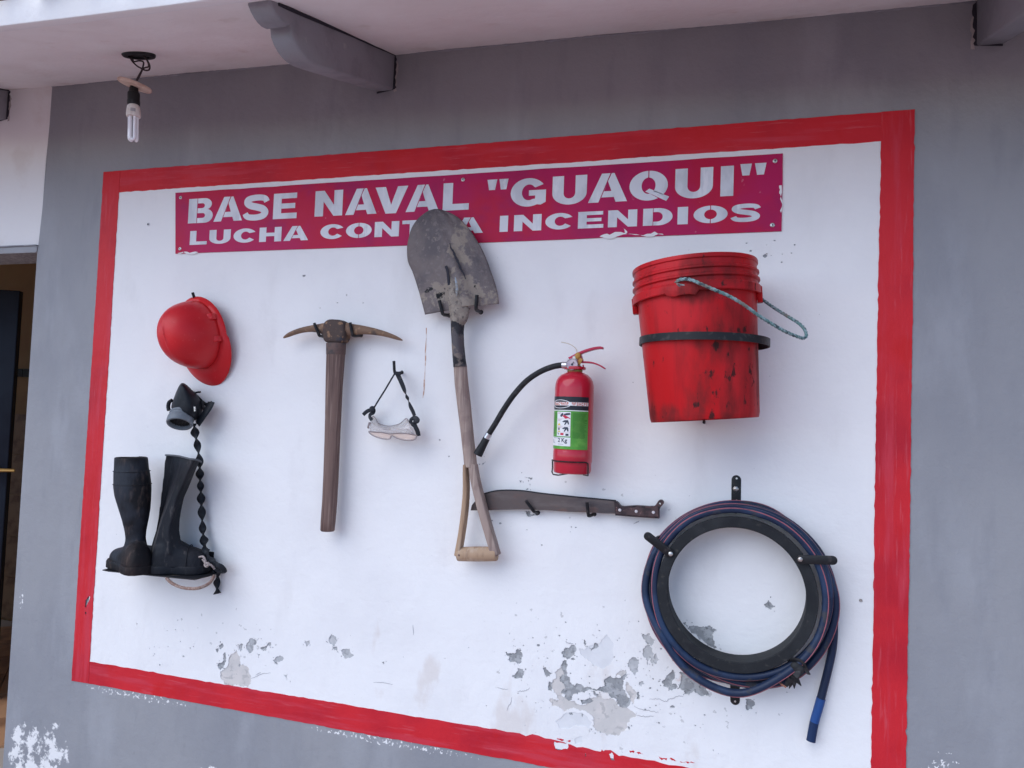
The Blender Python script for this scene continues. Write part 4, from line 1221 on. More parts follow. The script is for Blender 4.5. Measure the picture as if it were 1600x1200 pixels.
for a, b in zip([(0.1785, -0.1250, 1.3594), (0.1759, -0.1250, 1.3997)], [(0.2996, -0.1050, 1.3655), (0.2914, -0.1050, 1.4051)]):
    a, b = Vector(a), Vector(b)
    c = (a + b) / 2
    rx = (b - a).length / 2 + .0002
    mb.tube([c + (b - a).normalized() * (rx * cos(2 * pi * j / 40)) + Vector((.35, -.94, 0)) * (min(rx, .0626) * .82 * sin(2 * pi * j / 40)) for j in range(40)], .0011, 6, closed=True)
mb.build('welt', BOOT, b1)

b2 = thing('rubber_boot', 'blue black boot with folded leaning shaft, toe at the right end of the shelf', 'boot', (.42, -.07, SZ), 'pair of black rubber boots on the wall shelf')
h2, t2 = (.325, -.105), (.474, -.028)
mb = MB()
foot(mb, h2, t2, .043, .74)
rings = []
rings = [
 [(0.2868, -0.0750, 1.1427), (0.2823, -0.0660, 1.1408), (0.3340, -0.1150, 1.1535), (0.3964, -0.1180, 1.1596), (0.4253, -0.0800, 1.1560), (0.3320, -0.0450, 1.1419), (0.2630, -0.0450, 1.1356)],
 [(0.2882, -0.0750, 1.1602), (0.2831, -0.0660, 1.1583), (0.3365, -0.1150, 1.1707), (0.3952, -0.1180, 1.1763), (0.4179, -0.0800, 1.1724), (0.3307, -0.0450, 1.1592), (0.2639, -0.0450, 1.1533)],
 [(0.2956, -0.0750, 1.1912), (0.2917, -0.0660, 1.1895), (0.3448, -0.1150, 1.2011), (0.3931, -0.1180, 1.2056), (0.4045, -0.0800, 1.2010), (0.3285, -0.0450, 1.1896), (0.2725, -0.0450, 1.1849)],
 [(0.3044, -0.0750, 1.2179), (0.3000, -0.0660, 1.2163), (0.3513, -0.1150, 1.2271), (0.3913, -0.1180, 1.2307), (0.3980, -0.0800, 1.2261), (0.3267, -0.0450, 1.2157), (0.2809, -0.0450, 1.2120)],
 [(0.3094, -0.0750, 1.2530), (0.3082, -0.0660, 1.2518), (0.3614, -0.1150, 1.2618), (0.3992, -0.1180, 1.2650), (0.3972, -0.0800, 1.2603), (0.3349, -0.0450, 1.2514), (0.2892, -0.0450, 1.2479)],
 [(0.3119, -0.0750, 1.2923), (0.3187, -0.0660, 1.2918), (0.3773, -0.1150, 1.3011), (0.4069, -0.1180, 1.3035), (0.4023, -0.0800, 1.2993), (0.3428, -0.0450, 1.2914), (0.2998, -0.0450, 1.2883)],
 [(0.3140, -0.0750, 1.3228), (0.3246, -0.0660, 1.3227), (0.3892, -0.1150, 1.3316), (0.4151, -0.1180, 1.3336), (0.4090, -0.0800, 1.3297), (0.3513, -0.0450, 1.3226), (0.3057, -0.0450, 1.3195)],
 [(0.3161, -0.0750, 1.3534), (0.3304, -0.0660, 1.3536), (0.4042, -0.1150, 1.3622), (0.4309, -0.1180, 1.3642), (0.4236, -0.0800, 1.3607), (0.3678, -0.0450, 1.3544), (0.3116, -0.0450, 1.3508)],
 [(0.3186, -0.0750, 1.3928), (0.3382, -0.0660, 1.3934), (0.4221, -0.1150, 1.4014), (0.4462, -0.1180, 1.4030), (0.4396, -0.0800, 1.4002), (0.3837, -0.0450, 1.3947), (0.3196, -0.0450, 1.3909)],
 [(0.3196, -0.0750, 1.4312), (0.3409, -0.0660, 1.4319), (0.4347, -0.1150, 1.4275), (0.4597, -0.1180, 1.4291), (0.4507, -0.0800, 1.4266), (0.3978, -0.0450, 1.4218), (0.3222, -0.0450, 1.4299)],
 [(0.3232, -0.0750, 1.4554), (0.3455, -0.0660, 1.4562), (0.4495, -0.1150, 1.4515), (0.4744, -0.1180, 1.4530), (0.4620, -0.0800, 1.4507), (0.4130, -0.0450, 1.4466), (0.3270, -0.0450, 1.4544)],
]
rings = [[Vector(p) for p in r] for r in rings]
mb2 = MB()
fine = []
for r in rings:
    q = []
    for i in range(len(r)):
        a, b = r[i], r[(i + 1) % len(r)]
        q += [a, a.lerp(b, .33), a.lerp(b, .66)]
    fine.append(q)
mb.loft(fine)
fuse(mb.build('upper', BOOT2, b2), .0032, 4)
sole(MB(), h2, t2, .046).build('sole', BOOT2, b2, angle=40, bevel=.003)
mb = MB()
mb.tube(spline([(0.3259, -0.0780, 1.4556), (0.3861, -0.0950, 1.4568), (0.4564, -0.1220, 1.4526), (0.4761, -0.1150, 1.4500), (0.4678, -0.0850, 1.4423)], 4), .0028, 6)
mb.build('rim_welt', mat('worn_boot_rim', (.10, .11, .12), .7), b2)
mb = MB()
hd, td = Vector((*h2, 0)), Vector((*t2, 0))
ax_ = td - hd
sd_ = Vector((-ax_.y, ax_.x, 0)).normalized()
q = []
for j in range(17):
    a = pi * j / 16
    x = cos(a)
    q.append(hd + ax_ * .64 + sd_ * math.copysign(abs(x) ** .75, x) * .0472 + Vector((0, 0, SZ + .022 + (sin(a) ** .8) * .0615)))
mb.tube(q, .0016, 6)
mb.build('toe_seam', BOOT2, b2)

# ------------------------------------------------------------------ pickaxe
RUSTY = mat('rusty_iron', (.085, .062, .055), .75, .35, layers=[
    dict(col=(.17, .095, .06), scale=22, lo=.42, hi=.66, detail=7),
    dict(col=(.05, .055, .07), scale=14, lo=.55, hi=.72, detail=6),
    dict(col=(.26, .16, .10), scale=60, lo=.62, hi=.75, detail=5)], bump=[(60, .0016), (220, .0004)])
RUSTTIP = mat('rusty_iron_point', (.20, .125, .085), .75, .2, layers=[dict(col=(.10, .075, .065), scale=24, lo=.45, hi=.7, detail=6), dict(col=(.30, .19, .12), scale=60, lo=.58, hi=.75)], bump=[(80, .0012)])
HANDLE = mat('dark_ash_handle', (.165, .105, .088), .62, layers=[
    dict(col=(.085, .050, .044), scale=95, lo=.40, hi=.80, detail=7, st=(1, 1, .03)),
    dict(col=(.095, .058, .052), scale=9, lo=.45, hi=.8, detail=6, st=(1, 1, .4), fac=.6),
    dict(col=(.27, .19, .16), scale=210, lo=.55, hi=.85, detail=5, st=(1, 1, .03), fac=.7)], bump=[(120, .0005, (1, 1, .05))])
pick = thing('pickaxe', 'old pickaxe with rusty two pointed head and dark wooden handle on wall hooks', 'pickaxe', (.89, -.045, 1.255))
PD = .040
HW = [('eye', 0)]
up_e = [(0.7047, -0.0400, 1.8321), (0.7145, -0.0400, 1.8443), (0.7587, -0.0400, 1.8626), (0.8131, -0.0400, 1.8729), (0.8534, -0.0400, 1.8806), (0.8799, -0.0400, 1.8865), (0.9000, -0.0400, 1.8865), (0.9188, -0.0400, 1.8840), (0.9404, -0.0400, 1.8757), (0.9668, -0.0400, 1.8728), (1.0194, -0.0400, 1.8628), (1.0714, -0.0400, 1.8477), (1.0999, -0.0400, 1.8363), (1.1130, -0.0400, 1.8271)]
lo_e = [(0.7077, -0.0400, 1.8291), (0.7256, -0.0400, 1.8334), (0.7733, -0.0400, 1.8481), (0.8211, -0.0400, 1.8512), (0.8537, -0.0400, 1.8376), (0.8632, -0.0400, 1.8245), (0.9134, -0.0400, 1.8236), (0.9297, -0.0400, 1.8278), (0.9357, -0.0400, 1.8391), (0.9723, -0.0400, 1.8433), (1.0075, -0.0400, 1.8423), (1.0592, -0.0400, 1.8367), (1.0979, -0.0400, 1.8259), (1.1131, -0.0400, 1.8242)]
# the two arms: lofted bars that taper to points
def bar(up, lo, th):
    rings = []
    for a, b, t in zip(up, lo, th):
        a, b = Vector(a), Vector(b)
        m_ = (a + b) / 2
        rings.append([Vector((a.x, a.y - t * .55, a.z)), Vector((m_.x, m_.y - t, m_.z)), Vector((b.x, b.y - t * .55, b.z)), Vector((b.x, b.y + t * .55, b.z)), Vector((m_.x, m_.y + t, m_.z)), Vector((a.x, a.y + t * .55, a.z))])
    return MB().loft(rings)
hd_ = thing  # (keeps names short below)
L_up, L_lo = [(0.7081, -0.0450, 1.8322), (0.7213, -0.0450, 1.8456), (0.7416, -0.0450, 1.8547), (0.7688, -0.0450, 1.8638), (0.7959, -0.0450, 1.8692), (0.8229, -0.0450, 1.8740), (0.8464, -0.0450, 1.8776), (0.8664, -0.0450, 1.8823)], [(0.7097, -0.0450, 1.8292), (0.7290, -0.0450, 1.8335), (0.7494, -0.0450, 1.8408), (0.7766, -0.0450, 1.8475), (0.8004, -0.0450, 1.8500), (0.8243, -0.0450, 1.8495), (0.8519, -0.0450, 1.8406), (0.8689, -0.0450, 1.8359)]
R_up, R_lo = [(0.9196, -0.0450, 1.8846), (0.9399, -0.0450, 1.8757), (0.9663, -0.0450, 1.8733), (0.9959, -0.0450, 1.8674), (1.0253, -0.0450, 1.8616), (1.0610, -0.0450, 1.8517), (1.0933, -0.0450, 1.8397), (1.1141, -0.0450, 1.8277)], [(0.9223, -0.0450, 1.8349), (0.9399, -0.0450, 1.8385), (0.9711, -0.0450, 1.8433), (1.0004, -0.0450, 1.8428), (1.0296, -0.0450, 1.8406), (1.0618, -0.0450, 1.8355), (1.0939, -0.0450, 1.8270), (1.1142, -0.0450, 1.8237)]
MBl = bar(L_up, L_lo, [.003, .007, .009, .011, .012, .014, .018, .022])
MBl.build('pick_point', RUSTTIP, pick, angle=50, subd=1)
MBr = bar(R_up, R_lo, [.022, .016, .014, .012, .011, .009, .007, .003])
MBr.build('pick_point', RUSTTIP, pick, angle=50, subd=1)
eye = MB()
rings = []
for dd, sc_ in ((-.024, .72), (-.021, .90), (-.012, 1.0), (.016, 1.0), (.022, .9)):
    ring = [(0.8541, -0.0450, 1.8728), (0.8630, -0.0450, 1.8835), (0.8747, -0.0450, 1.8888), (0.8909, -0.0450, 1.8876), (0.9082, -0.0450, 1.8864), (0.9203, -0.0450, 1.8840), (0.9301, -0.0450, 1.8751), (0.9335, -0.0450, 1.8597), (0.9358, -0.0450, 1.8420), (0.9314, -0.0450, 1.8255), (0.9254, -0.0450, 1.8143), (0.8936, -0.0450, 1.8135), (0.8587, -0.0450, 1.8156), (0.8562, -0.0450, 1.8358), (0.8538, -0.0450, 1.8537)]
    cxx = sum(p[0] for p in ring) / len(ring)
    czz = sum(p[2] for p in ring) / len(ring)
    rings.append([Vector((cxx + (p[0] - cxx) * sc_, p[1] + dd, czz + (p[2] - czz) * sc_)) for p in ring])
eye.loft(rings)
eye.build('pick_eye', RUSTY, pick, angle=170, subd=1)
# collar of sheet iron and the wooden handle, oval in section
LE = [(0.8627, -0.0450, 1.8144), (0.8652, -0.0450, 1.7824), (0.8665, -0.0450, 1.7231), (0.8678, -0.0450, 1.6759), (0.8710, -0.0450, 1.5934), (0.8729, -0.0450, 1.5113), (0.8745, -0.0450, 1.4236), (0.8747, -0.0450, 1.3477), (0.8733, -0.0450, 1.2895), (0.8735, -0.0450, 1.2616), (0.8764, -0.0450, 1.2584)]
RE = [(0.9260, -0.0450, 1.8149), (0.9244, -0.0450, 1.7831), (0.9230, -0.0450, 1.7242), (0.9216, -0.0450, 1.6772), (0.9220, -0.0450, 1.5953), (0.9219, -0.0450, 1.5136), (0.9227, -0.0450, 1.4264), (0.9222, -0.0450, 1.3510), (0.9201, -0.0450, 1.2931), (0.9178, -0.0450, 1.2629), (0.9147, -0.0450, 1.2597)]
def ovalbar(A, B, dep, n=22, name='', m=None, par=None, **kw):
    rings = []
    for a, b, d_ in zip(A, B, dep):
        a, b = Vector(a), Vector(b)
        c = (a + b) / 2
        u_ = (b - a) / 2
        rings.append([c + u_ * cos(2 * pi * j / n) + Vector((0, -d_, 0)) * sin(2 * pi * j / n) for j in range(n)])
    return MB().loft(rings).build(name, m, par, **kw)
hdl = ovalbar(LE, RE, [.022, .022, .020, .019, .018, .0175, .017, .017, .017, .0168, .014], name='handle', m=HANDLE, par=pick, angle=60)
CLE = [(0.8627, -0.0450, 1.8162), (0.8629, -0.0450, 1.8121), (0.8644, -0.0450, 1.7848), (0.8652, -0.0450, 1.7818)]
CRE = [(0.9272, -0.0450, 1.8167), (0.9261, -0.0450, 1.8125), (0.9256, -0.0450, 1.7854), (0.9245, -0.0450, 1.7825)]
ovalbar(CLE, CRE, [.0228, .0235, .0232, .0226], name='collar', m=mat('worn_collar', (.12, .075, .065), .6, layers=[dict(col=(.06, .05, .05), scale=40, lo=.4, hi=.7, detail=6)], bump=[(120, .0006)]), par=hdl, angle=40)

# ------------------------------------------------------------------ goggles
GOGP = mat('clear_goggle_plastic', (.86, .82, .80), .22, trans=.5, alpha=.42, layers=[dict(col=(.80, .74, .72), scale=12, lo=.45, hi=.7)])
GOGE = mat('goggle_rim_plastic', (.30, .25, .25), .3, alpha=.8)
GOGL = mat('yellowed_goggle_lens', (.86, .68, .58), .15, trans=.2, alpha=.5)
gog = thing('goggles', 'clear plastic safety goggles hanging by a knotted black elastic strap', 'goggles', (1.1010, -0.0500, 1.5514))
FR = [(1.0338, -0.0780, 1.5591), (1.0517, -0.0780, 1.5587), (1.0771, -0.0780, 1.5587), (1.0987, -0.0780, 1.5557), (1.1224, -0.0780, 1.5583), (1.1522, -0.0780, 1.5589), (1.1825, -0.0780, 1.5552), (1.1832, -0.0780, 1.5503), (1.1805, -0.0780, 1.5444), (1.1679, -0.0780, 1.5402), (1.1482, -0.0780, 1.5397), (1.1256, -0.0780, 1.5437), (1.1103, -0.0780, 1.5501), (1.1048, -0.0780, 1.5491), (1.1012, -0.0780, 1.5408), (1.0831, -0.0780, 1.5402), (1.0601, -0.0780, 1.5444), (1.0432, -0.0780, 1.5506)]
BK_ = [(1.0095, -0.0120, 1.6039), (1.0188, -0.0120, 1.5976), (1.0312, -0.0120, 1.5819), (1.0634, -0.0120, 1.5763), (1.0942, -0.0120, 1.5827), (1.1092, -0.0120, 1.5929), (1.1185, -0.0120, 1.6008), (1.1266, -0.0120, 1.5929), (1.1324, -0.0120, 1.5779), (1.1282, -0.0120, 1.5696), (1.1104, -0.0120, 1.5665), (1.0923, -0.0120, 1.5681), (1.0767, -0.0120, 1.5710), (1.0702, -0.0120, 1.5707), (1.0651, -0.0120, 1.5686), (1.0481, -0.0120, 1.5698), (1.0243, -0.0120, 1.5736), (1.0095, -0.0120, 1.5849)]
MD = [tuple(Vector(a).lerp(Vector(b), .45) + Vector((0, -.008, -.002))) for a, b in zip(FR, BK_)]
mb = MB().loft([BK_, MD, FR], False, False)
fr = mb.build('frame', GOGP, gog, angle=60)
fr.modifiers.new('solid', 'SOLIDIFY').thickness = .0022
MB().tube(spline(FR, 4, True), .0016, 7, closed=True).build('lens_rim', GOGE, gog)
MB().tube(spline(BK_, 4, True), .0011, 6, closed=True).build('face_seal', GOGE, gog)
n = len(FR)
mb = MB().add([tuple(Vector(p) + Vector((0, .001, .0008))) for p in FR], [tuple(range(n))])
ln_ = mb.build('lens', GOGL, gog, smooth=False)
ln_.modifiers.new('solid', 'SOLIDIFY').thickness = .0015
va = Vector((1.1441, -0.0520, 1.5761))
MB().lathe(va, Vector((.15, -.8, .55)), [(.0105, 0), (.0105, .005), (.008, .0065), (.002, .0068)], 20).build('vent', GOGP, gog)
MB().lathe(Vector((1.0190, -0.0450, 1.5758)), Vector((-.8, -.5, .2)), [(.0095, 0), (.0095, .005), (.007, .0065), (.002, .0068)], 20).build('vent', GOGE, gog)
mb = MB()
for x0_, x1_ in ((310, 410), (620, 655)):
    pass
mb.tube([(1.0690, -0.0520, 1.5671), (1.0915, -0.0520, 1.5676)], .0009, 5)
mb.build('moulded_mark', GOGE, gog)
STRAP = mat('black_elastic', (.020, .022, .028), .75, layers=[dict(col=(.05, .052, .058), scale=30, lo=.5, hi=.75)], bump=[(400, .0004)])
mb = MB()
mb.tube([(1.0939, -0.0500, 1.7296), (1.0810, -0.0500, 1.7080), (1.0644, -0.0500, 1.6797), (1.0477, -0.0500, 1.6537), (1.0334, -0.0500, 1.6299), (1.0299, -0.0500, 1.6228)], .0042, 8, flat=(.62, .5))
q = spline([(1.1034, -0.0520, 1.7281), (1.1099, -0.0500, 1.7156), (1.1197, -0.0500, 1.6973), (1.1295, -0.0500, 1.6768), (1.1352, -0.0500, 1.6643), (1.1408, -0.0500, 1.6518), (1.1478, -0.0500, 1.6359), (1.1560, -0.0500, 1.6224), (1.1624, -0.0500, 1.6089)], 5)
mb.tube(q, .0078, 8, flat=(1, .14), up=(0, -1, 0), twist=[.15 + 1.5 * math.exp(-((i / (len(q) - 1) - .53) / .13) ** 2) + .35 * (i / len(q)) for i in range(len(q))])
mb.tube([(1.0941, -0.0520, 1.7309), (1.1064, -0.0520, 1.7297), (1.1141, -0.0520, 1.7280)], .0075, 8, flat=(.7, .4))
mb.build('strap', STRAP, gog)
mb = MB()
mb.tube(spline([(1.0283, -0.0400, 1.6265), (1.0192, -0.0400, 1.6273), (1.0156, -0.0400, 1.6214), (1.0079, -0.0400, 1.6187), (0.9990, -0.0400, 1.6126), (0.9933, -0.0400, 1.6065)], 4), [.004, .006, .006, .0065] + [.0065] * 20 + [.004], 8, flat=(1, .5)) if False else mb.tube(spline([(1.0283, -0.0400, 1.6265), (1.0192, -0.0400, 1.6273), (1.0156, -0.0400, 1.6214), (1.0079, -0.0400, 1.6187), (0.9990, -0.0400, 1.6126), (0.9933, -0.0400, 1.6065)], 4), .0058, 8, flat=(1, .5))
mb.tube(spline([(1.0230, -0.0450, 1.6297), (1.0299, -0.0450, 1.6217), (1.0277, -0.0450, 1.6135), (1.0189, -0.0450, 1.6085), (1.0180, -0.0450, 1.6003), (1.0244, -0.0450, 1.5919)], 4), .0055, 8, flat=(1, .5))
mb.ball((1.0261, -0.0450, 1.6209), .0085, 10, 8)
mb.build('strap_knot', STRAP, gog)
mb = MB()
mb.tube(spline([(1.1601, -0.0450, 1.6100), (1.1571, -0.0450, 1.6037), (1.1498, -0.0450, 1.5982), (1.1498, -0.0450, 1.5890), (1.1581, -0.0450, 1.5824), (1.1646, -0.0450, 1.5781)], 4), .0055, 8, flat=(1, .5))
mb.tube(spline([(1.1570, -0.0500, 1.6018), (1.1669, -0.0500, 1.6033), (1.1734, -0.0500, 1.5978), (1.1699, -0.0500, 1.5931), (1.1599, -0.0500, 1.5932)], 4), .006, 8, flat=(1, .5))
mb.tube(spline([(1.1605, -0.0450, 1.5859), (1.1646, -0.0450, 1.5769), (1.1674, -0.0450, 1.5725), (1.1720, -0.0450, 1.5635), (1.1750, -0.0450, 1.5522)], 4), .0068, 8, flat=(1, .35))
mb.build('strap_knot', STRAP, gog)

# ------------------------------------------------------------------ shovel
BLADE = mat('muddy_shovel_steel', (.165, .138, .134), .62, .25, layers=[
    dict(col=(.115, .10, .105), scale=8, lo=.45, hi=.72, detail=6),
    dict(col=(.20, .17, .165), scale=90, lo=.60, hi=.75, detail=4, fac=.7),
    dict(col=(.31, .265, .225), scale=26, lo=.36, hi=.50, detail=10, nr=.62, rough=.95, reg=[((1.29, 0, 1.955), (.20, .4, .10)), ((1.285, 0, 2.09), (.05, .4, .18)), ((1.33, 0, 1.93), (.12, .4, .06))], edge=.40),
    dict(col=(.02, .02, .022), scale=30, lo=.50, hi=.56, detail=6, reg=[((1.225, 0, 1.965), (.07, .4, .035)), ((1.345, 0, 1.985), (.03, .4, .05))], edge=.42),
    dict(col=(.30, .255, .215), scale=120, lo=.56, hi=.68, detail=5, fac=.7, reg=[((1.29, 0, 1.95), (.18, .4, .09))], edge=.3)],
    bump=[(28, .0030), (90, .0020), (220, .0006)])
MUD = mat('dried_mud', (.235, .20, .17), .95, layers=[dict(col=(.30, .26, .22), scale=60, lo=.45, hi=.7, detail=6), dict(col=(.14, .12, .11), scale=90, lo=.58, hi=.7, detail=5)], bump=[(60, .004), (180, .0016)])
SLOT = DARKGAP
ASH = mat('grey_ash_shaft', (.325, .245, .21), .65, layers=[
    dict(col=(.23, .165, .14), scale=85, lo=.42, hi=.85, detail=7, st=(1, 1, .04)),
    dict(col=(.42, .335, .28), scale=190, lo=.52, hi=.85, detail=5, st=(1, 1, .04), fac=.7),
    dict(col=(.20, .14, .13), scale=10, lo=.58, hi=.75, detail=5, fac=.5)], bump=[(120, .0004, (1, 1, .06))])
ASHW = mat('warm_ash_grip', (.40, .27, .175), .6, layers=[
    dict(col=(.28, .18, .115), scale=90, lo=.42, hi=.85, detail=7, st=(1, 1, .06)),
    dict(col=(.46, .35, .26), scale=50, lo=.55, hi=.76, st=(1, 1, .06), fac=.7)], bump=[(120, .0004, (1, 1, .06))])
STEELS = mat('worn_socket_steel', (.10, .09, .095), .6, .4, layers=[
    dict(col=(.24, .20, .175), scale=26, lo=.46, hi=.60, detail=7, rough=.95, fac=.9),
    dict(col=(.04, .04, .045), scale=18, lo=.52, hi=.66, detail=5)], bump=[(60, .002), (200, .0006)])
shv = thing('shovel', 'muddy pointed shovel hung blade up, its wooden handle ending in an open grip', 'shovel', (1.367, -.05, 1.235))
LO = [(1.1977, -0.0500, 2.2078), (1.1828, -0.0500, 2.2065), (1.1663, -0.0500, 2.2003), (1.1420, -0.0500, 2.1818), (1.1242, -0.0500, 2.1551), (1.1153, -0.0500, 2.1202), (1.1132, -0.0500, 2.0928), (1.1183, -0.0500, 2.0574), (1.1369, -0.0500, 2.0218), (1.1560, -0.0500, 1.9749), (1.1704, -0.0500, 1.9360), (1.1824, -0.0500, 1.9004)]
RO = [(1.1994, -0.0500, 2.2077), (1.2203, -0.0500, 2.2036), (1.2539, -0.0500, 2.1885), (1.2834, -0.0500, 2.1660), (1.3089, -0.0500, 2.1382), (1.3302, -0.0500, 2.1088), (1.3473, -0.0500, 2.0817), (1.3625, -0.0500, 2.0510), (1.3779, -0.0500, 2.0129), (1.3911, -0.0500, 1.9788), (1.3993, -0.0500, 1.9506), (1.4033, -0.0500, 1.9300)]
LS = spline(LO, 5)
RS = spline(RO, 5)
m_ = len(LS)
NW = 40
ridge_l = Vector((1.2477, -0.0500, 2.0409))      # where the frog of the blade starts
vs_ = []
def ridge_c(t):     # centre of the raised frog along the blade, 0 tip .. 1 shoulder
    return .5 + .02 * t
rows = []
for i in range(m_):
    t = i / (m_ - 1)
    a, b = LS[i], RS[i]
    row = []
    for j in range(NW + 1):
        s_ = j / NW
        p = a.lerp(b, s_)
        x = 2 * s_ - 1
        d = .016 * (1 - x * x) * min(1, t * 3) + .010 * t
        c0 = .12
        wv = .10 + .17 * max(0, (t - .38) / .62)
        rise = max(0, min(1, (t - .38) / .55))
        d += .017 * rise * math.exp(-(((x - c0) / wv) ** 4))
        # the crease down the middle of the point
        d += .0012 * sin(x * 5 + t * 7) + .0008 * sin(x * 13 - t * 11)
        row.append(Vector((p.x, p.y + .012 - d, p.z)))
    rows.append(row)
mb = MB()
# turned shoulder: the last row is carried down a little towards the neck
mb.v = [tuple(p) for r_ in rows for p in r_]
w_ = NW + 1
mb.f = [(i * w_ + j, i * w_ + j + 1, (i + 1) * w_ + j + 1, (i + 1) * w_ + j) for i in range(m_ - 1) for j in range(NW)]
bl_ = mb.build('blade', BLADE, shv, angle=180)
sdm = bl_.modifiers.new('solid', 'SOLIDIFY')
sdm.thickness = .0022
sdm.offset = 1
# neck: from the frog down into the socket
ovalbar([(1.2660, -0.0660, 1.9062), (1.2670, -0.0640, 1.8883), (1.2672, -0.0600, 1.8689), (1.2675, -0.0560, 1.8476), (1.2703, -0.0540, 1.8115), (1.2744, -0.0530, 1.7754), (1.2771, -0.0520, 1.7502)],
        [(1.3251, -0.0660, 1.9166), (1.3158, -0.0640, 1.8954), (1.3065, -0.0600, 1.8743), (1.3031, -0.0560, 1.8513), (1.3060, -0.0540, 1.8118), (1.3110, -0.0530, 1.7759), (1.3155, -0.0520, 1.7526)], [.014, .017, .019, .020, .020, .020, .0195], name='socket', m=STEELS, par=shv, angle=60)
mb = MB()
fr_rows = [(1.2528, -0.0760, 2.0369), (1.2609, -0.0760, 2.0367), (1.2598, -0.0760, 1.9989), (1.2631, -0.0760, 1.9611), (1.2678, -0.0760, 1.9271), (1.2716, -0.0760, 1.8970)]
mb.loft([[Vector((1.2529, -0.0620, 2.0328)) + Vector((.001 * cos(2 * pi * j / 12), -.001 * sin(2 * pi * j / 12), 0)) for j in range(12)],
         [Vector((1.2685, -0.0720, 1.9904)) + Vector((.013 * cos(2 * pi * j / 12), 0, 0)) + Vector((0, -.009 * sin(2 * pi * j / 12), 0)) for j in range(12)],
         [Vector((1.2809, -0.0740, 1.9482)) + Vector((.021 * cos(2 * pi * j / 12), -.013 * sin(2 * pi * j / 12), 0)) for j in range(12)],
         [Vector((1.2950, -0.0720, 1.9141)) + Vector((.034 * cos(2 * pi * j / 12), -.015 * sin(2 * pi * j / 12), 0)) for j in range(12)],
         [Vector((1.2936, -0.0660, 1.8934)) + Vector((.029 * cos(2 * pi * j / 12), -.017 * sin(2 * pi * j / 12), 0)) for j in range(12)],
         [Vector((1.2879, -0.0600, 1.8617)) + Vector((.0200 * cos(2 * pi * j / 12), -.0205 * sin(2 * pi * j / 12), 0)) for j in range(12)]])
mb.build('frog', MUD, shv, angle=80, subd=1)
# dark slots on both sides of the frog
mb = MB()
mb.tube(spline([(1.2514, -0.0790, 2.0333), (1.2568, -0.0790, 2.0211), (1.2600, -0.0790, 2.0021), (1.2635, -0.0790, 1.9794)], 4), .0042, 8, flat=(1, .5))
q = spline([(1.2577, -0.0720, 2.1003), (1.2615, -0.0720, 2.0861), (1.2693, -0.0720, 2.0760), (1.2764, -0.0720, 2.0599), (1.2830, -0.0720, 2.0484), (1.2949, -0.0720, 2.0235), (1.3025, -0.0720, 2.0139), (1.3096, -0.0720, 1.9968)], 4)
mb.tube(q, [.0008 + .0026 * sin(pi * (i + .5) / len(q)) * (1 + .35 * sin(i * 2.1)) for i in range(len(q))], 8, flat=(1, .5))
mb.build('frog_slot', SLOT, shv)
mb = MB()
mb.tube(spline([(1.2858, -0.0910, 1.9993), (1.2898, -0.0910, 1.9805), (1.2922, -0.0910, 1.9618), (1.2922, -0.0910, 1.9450)], 4), [.001, .0016, .0024, .003, .0036, .0040, .0038, .0042, .0040, .0034, .0026, .0018, .001], 8, flat=(1, .25))
mb.build('bare_steel_spot', mat('bare_steel', (.24, .27, .31), .5, .3, layers=[dict(col=(.2, .18, .16), scale=120, lo=.40, hi=.75)]), shv)
# shaft
SL = [(1.2771, -0.0500, 1.7539), (1.2822, -0.0500, 1.7033), (1.2914, -0.0500, 1.6495), (1.3014, -0.0500, 1.5959), (1.3105, -0.0500, 1.5426), (1.3169, -0.0500, 1.5036), (1.3212, -0.0500, 1.4718)]
SR = [(1.3147, -0.0500, 1.7545), (1.3216, -0.0500, 1.7043), (1.3306, -0.0500, 1.6507), (1.3386, -0.0500, 1.5973), (1.3466, -0.0500, 1.5442), (1.3530, -0.0500, 1.5054), (1.3581, -0.0500, 1.4738)]
ovalbar(SL, SR, [.0185, .0185, .0185, .0185, .0185, .0178, .016], name='shaft', m=ASH, par=shv, angle=60)
def plank(A, B, th, name, m):
    rings = []
    for a, b, t in zip(A, B, th):
        a, b = Vector(a), Vector(b)
        rings.append([a + Vector((0, -t, 0)), b + Vector((0, -t, 0)), b + Vector((0, t, 0)), a + Vector((0, t, 0))])
    return MB().loft(rings).build(name, m, shv, bevel=.0028)
AL = spline([(1.3204, -0.0500, 1.4796), (1.3208, -0.0500, 1.4507), (1.3226, -0.0500, 1.4200), (1.3224, -0.0500, 1.3854), (1.3195, -0.0500, 1.3391), (1.3142, -0.0500, 1.2889), (1.3085, -0.0500, 1.2501), (1.3049, -0.0500, 1.2276)], 2)
AR = spline([(1.3290, -0.0500, 1.4800), (1.3319, -0.0500, 1.4513), (1.3349, -0.0500, 1.4208), (1.3355, -0.0500, 1.3863), (1.3334, -0.0500, 1.3402), (1.3282, -0.0500, 1.2900), (1.3233, -0.0500, 1.2514), (1.3204, -0.0500, 1.2237)], 2)
plank(AL, AR, [.015] * len(AL), 'grip_arm', ASHW)
BL_ = spline([(1.3360, -0.0500, 1.4804), (1.3431, -0.0500, 1.4405), (1.3537, -0.0500, 1.4028), (1.3678, -0.0500, 1.3580), (1.3835, -0.0500, 1.3135), (1.3972, -0.0500, 1.2768), (1.4063, -0.0500, 1.2511), (1.4128, -0.0500, 1.2299)], 2)
BR_ = spline([(1.3556, -0.0500, 1.4827), (1.3641, -0.0500, 1.4456), (1.3765, -0.0500, 1.4043), (1.3913, -0.0500, 1.3597), (1.4068, -0.0500, 1.3154), (1.4204, -0.0500, 1.2787), (1.4285, -0.0500, 1.2550), (1.4339, -0.0500, 1.2404)], 2)
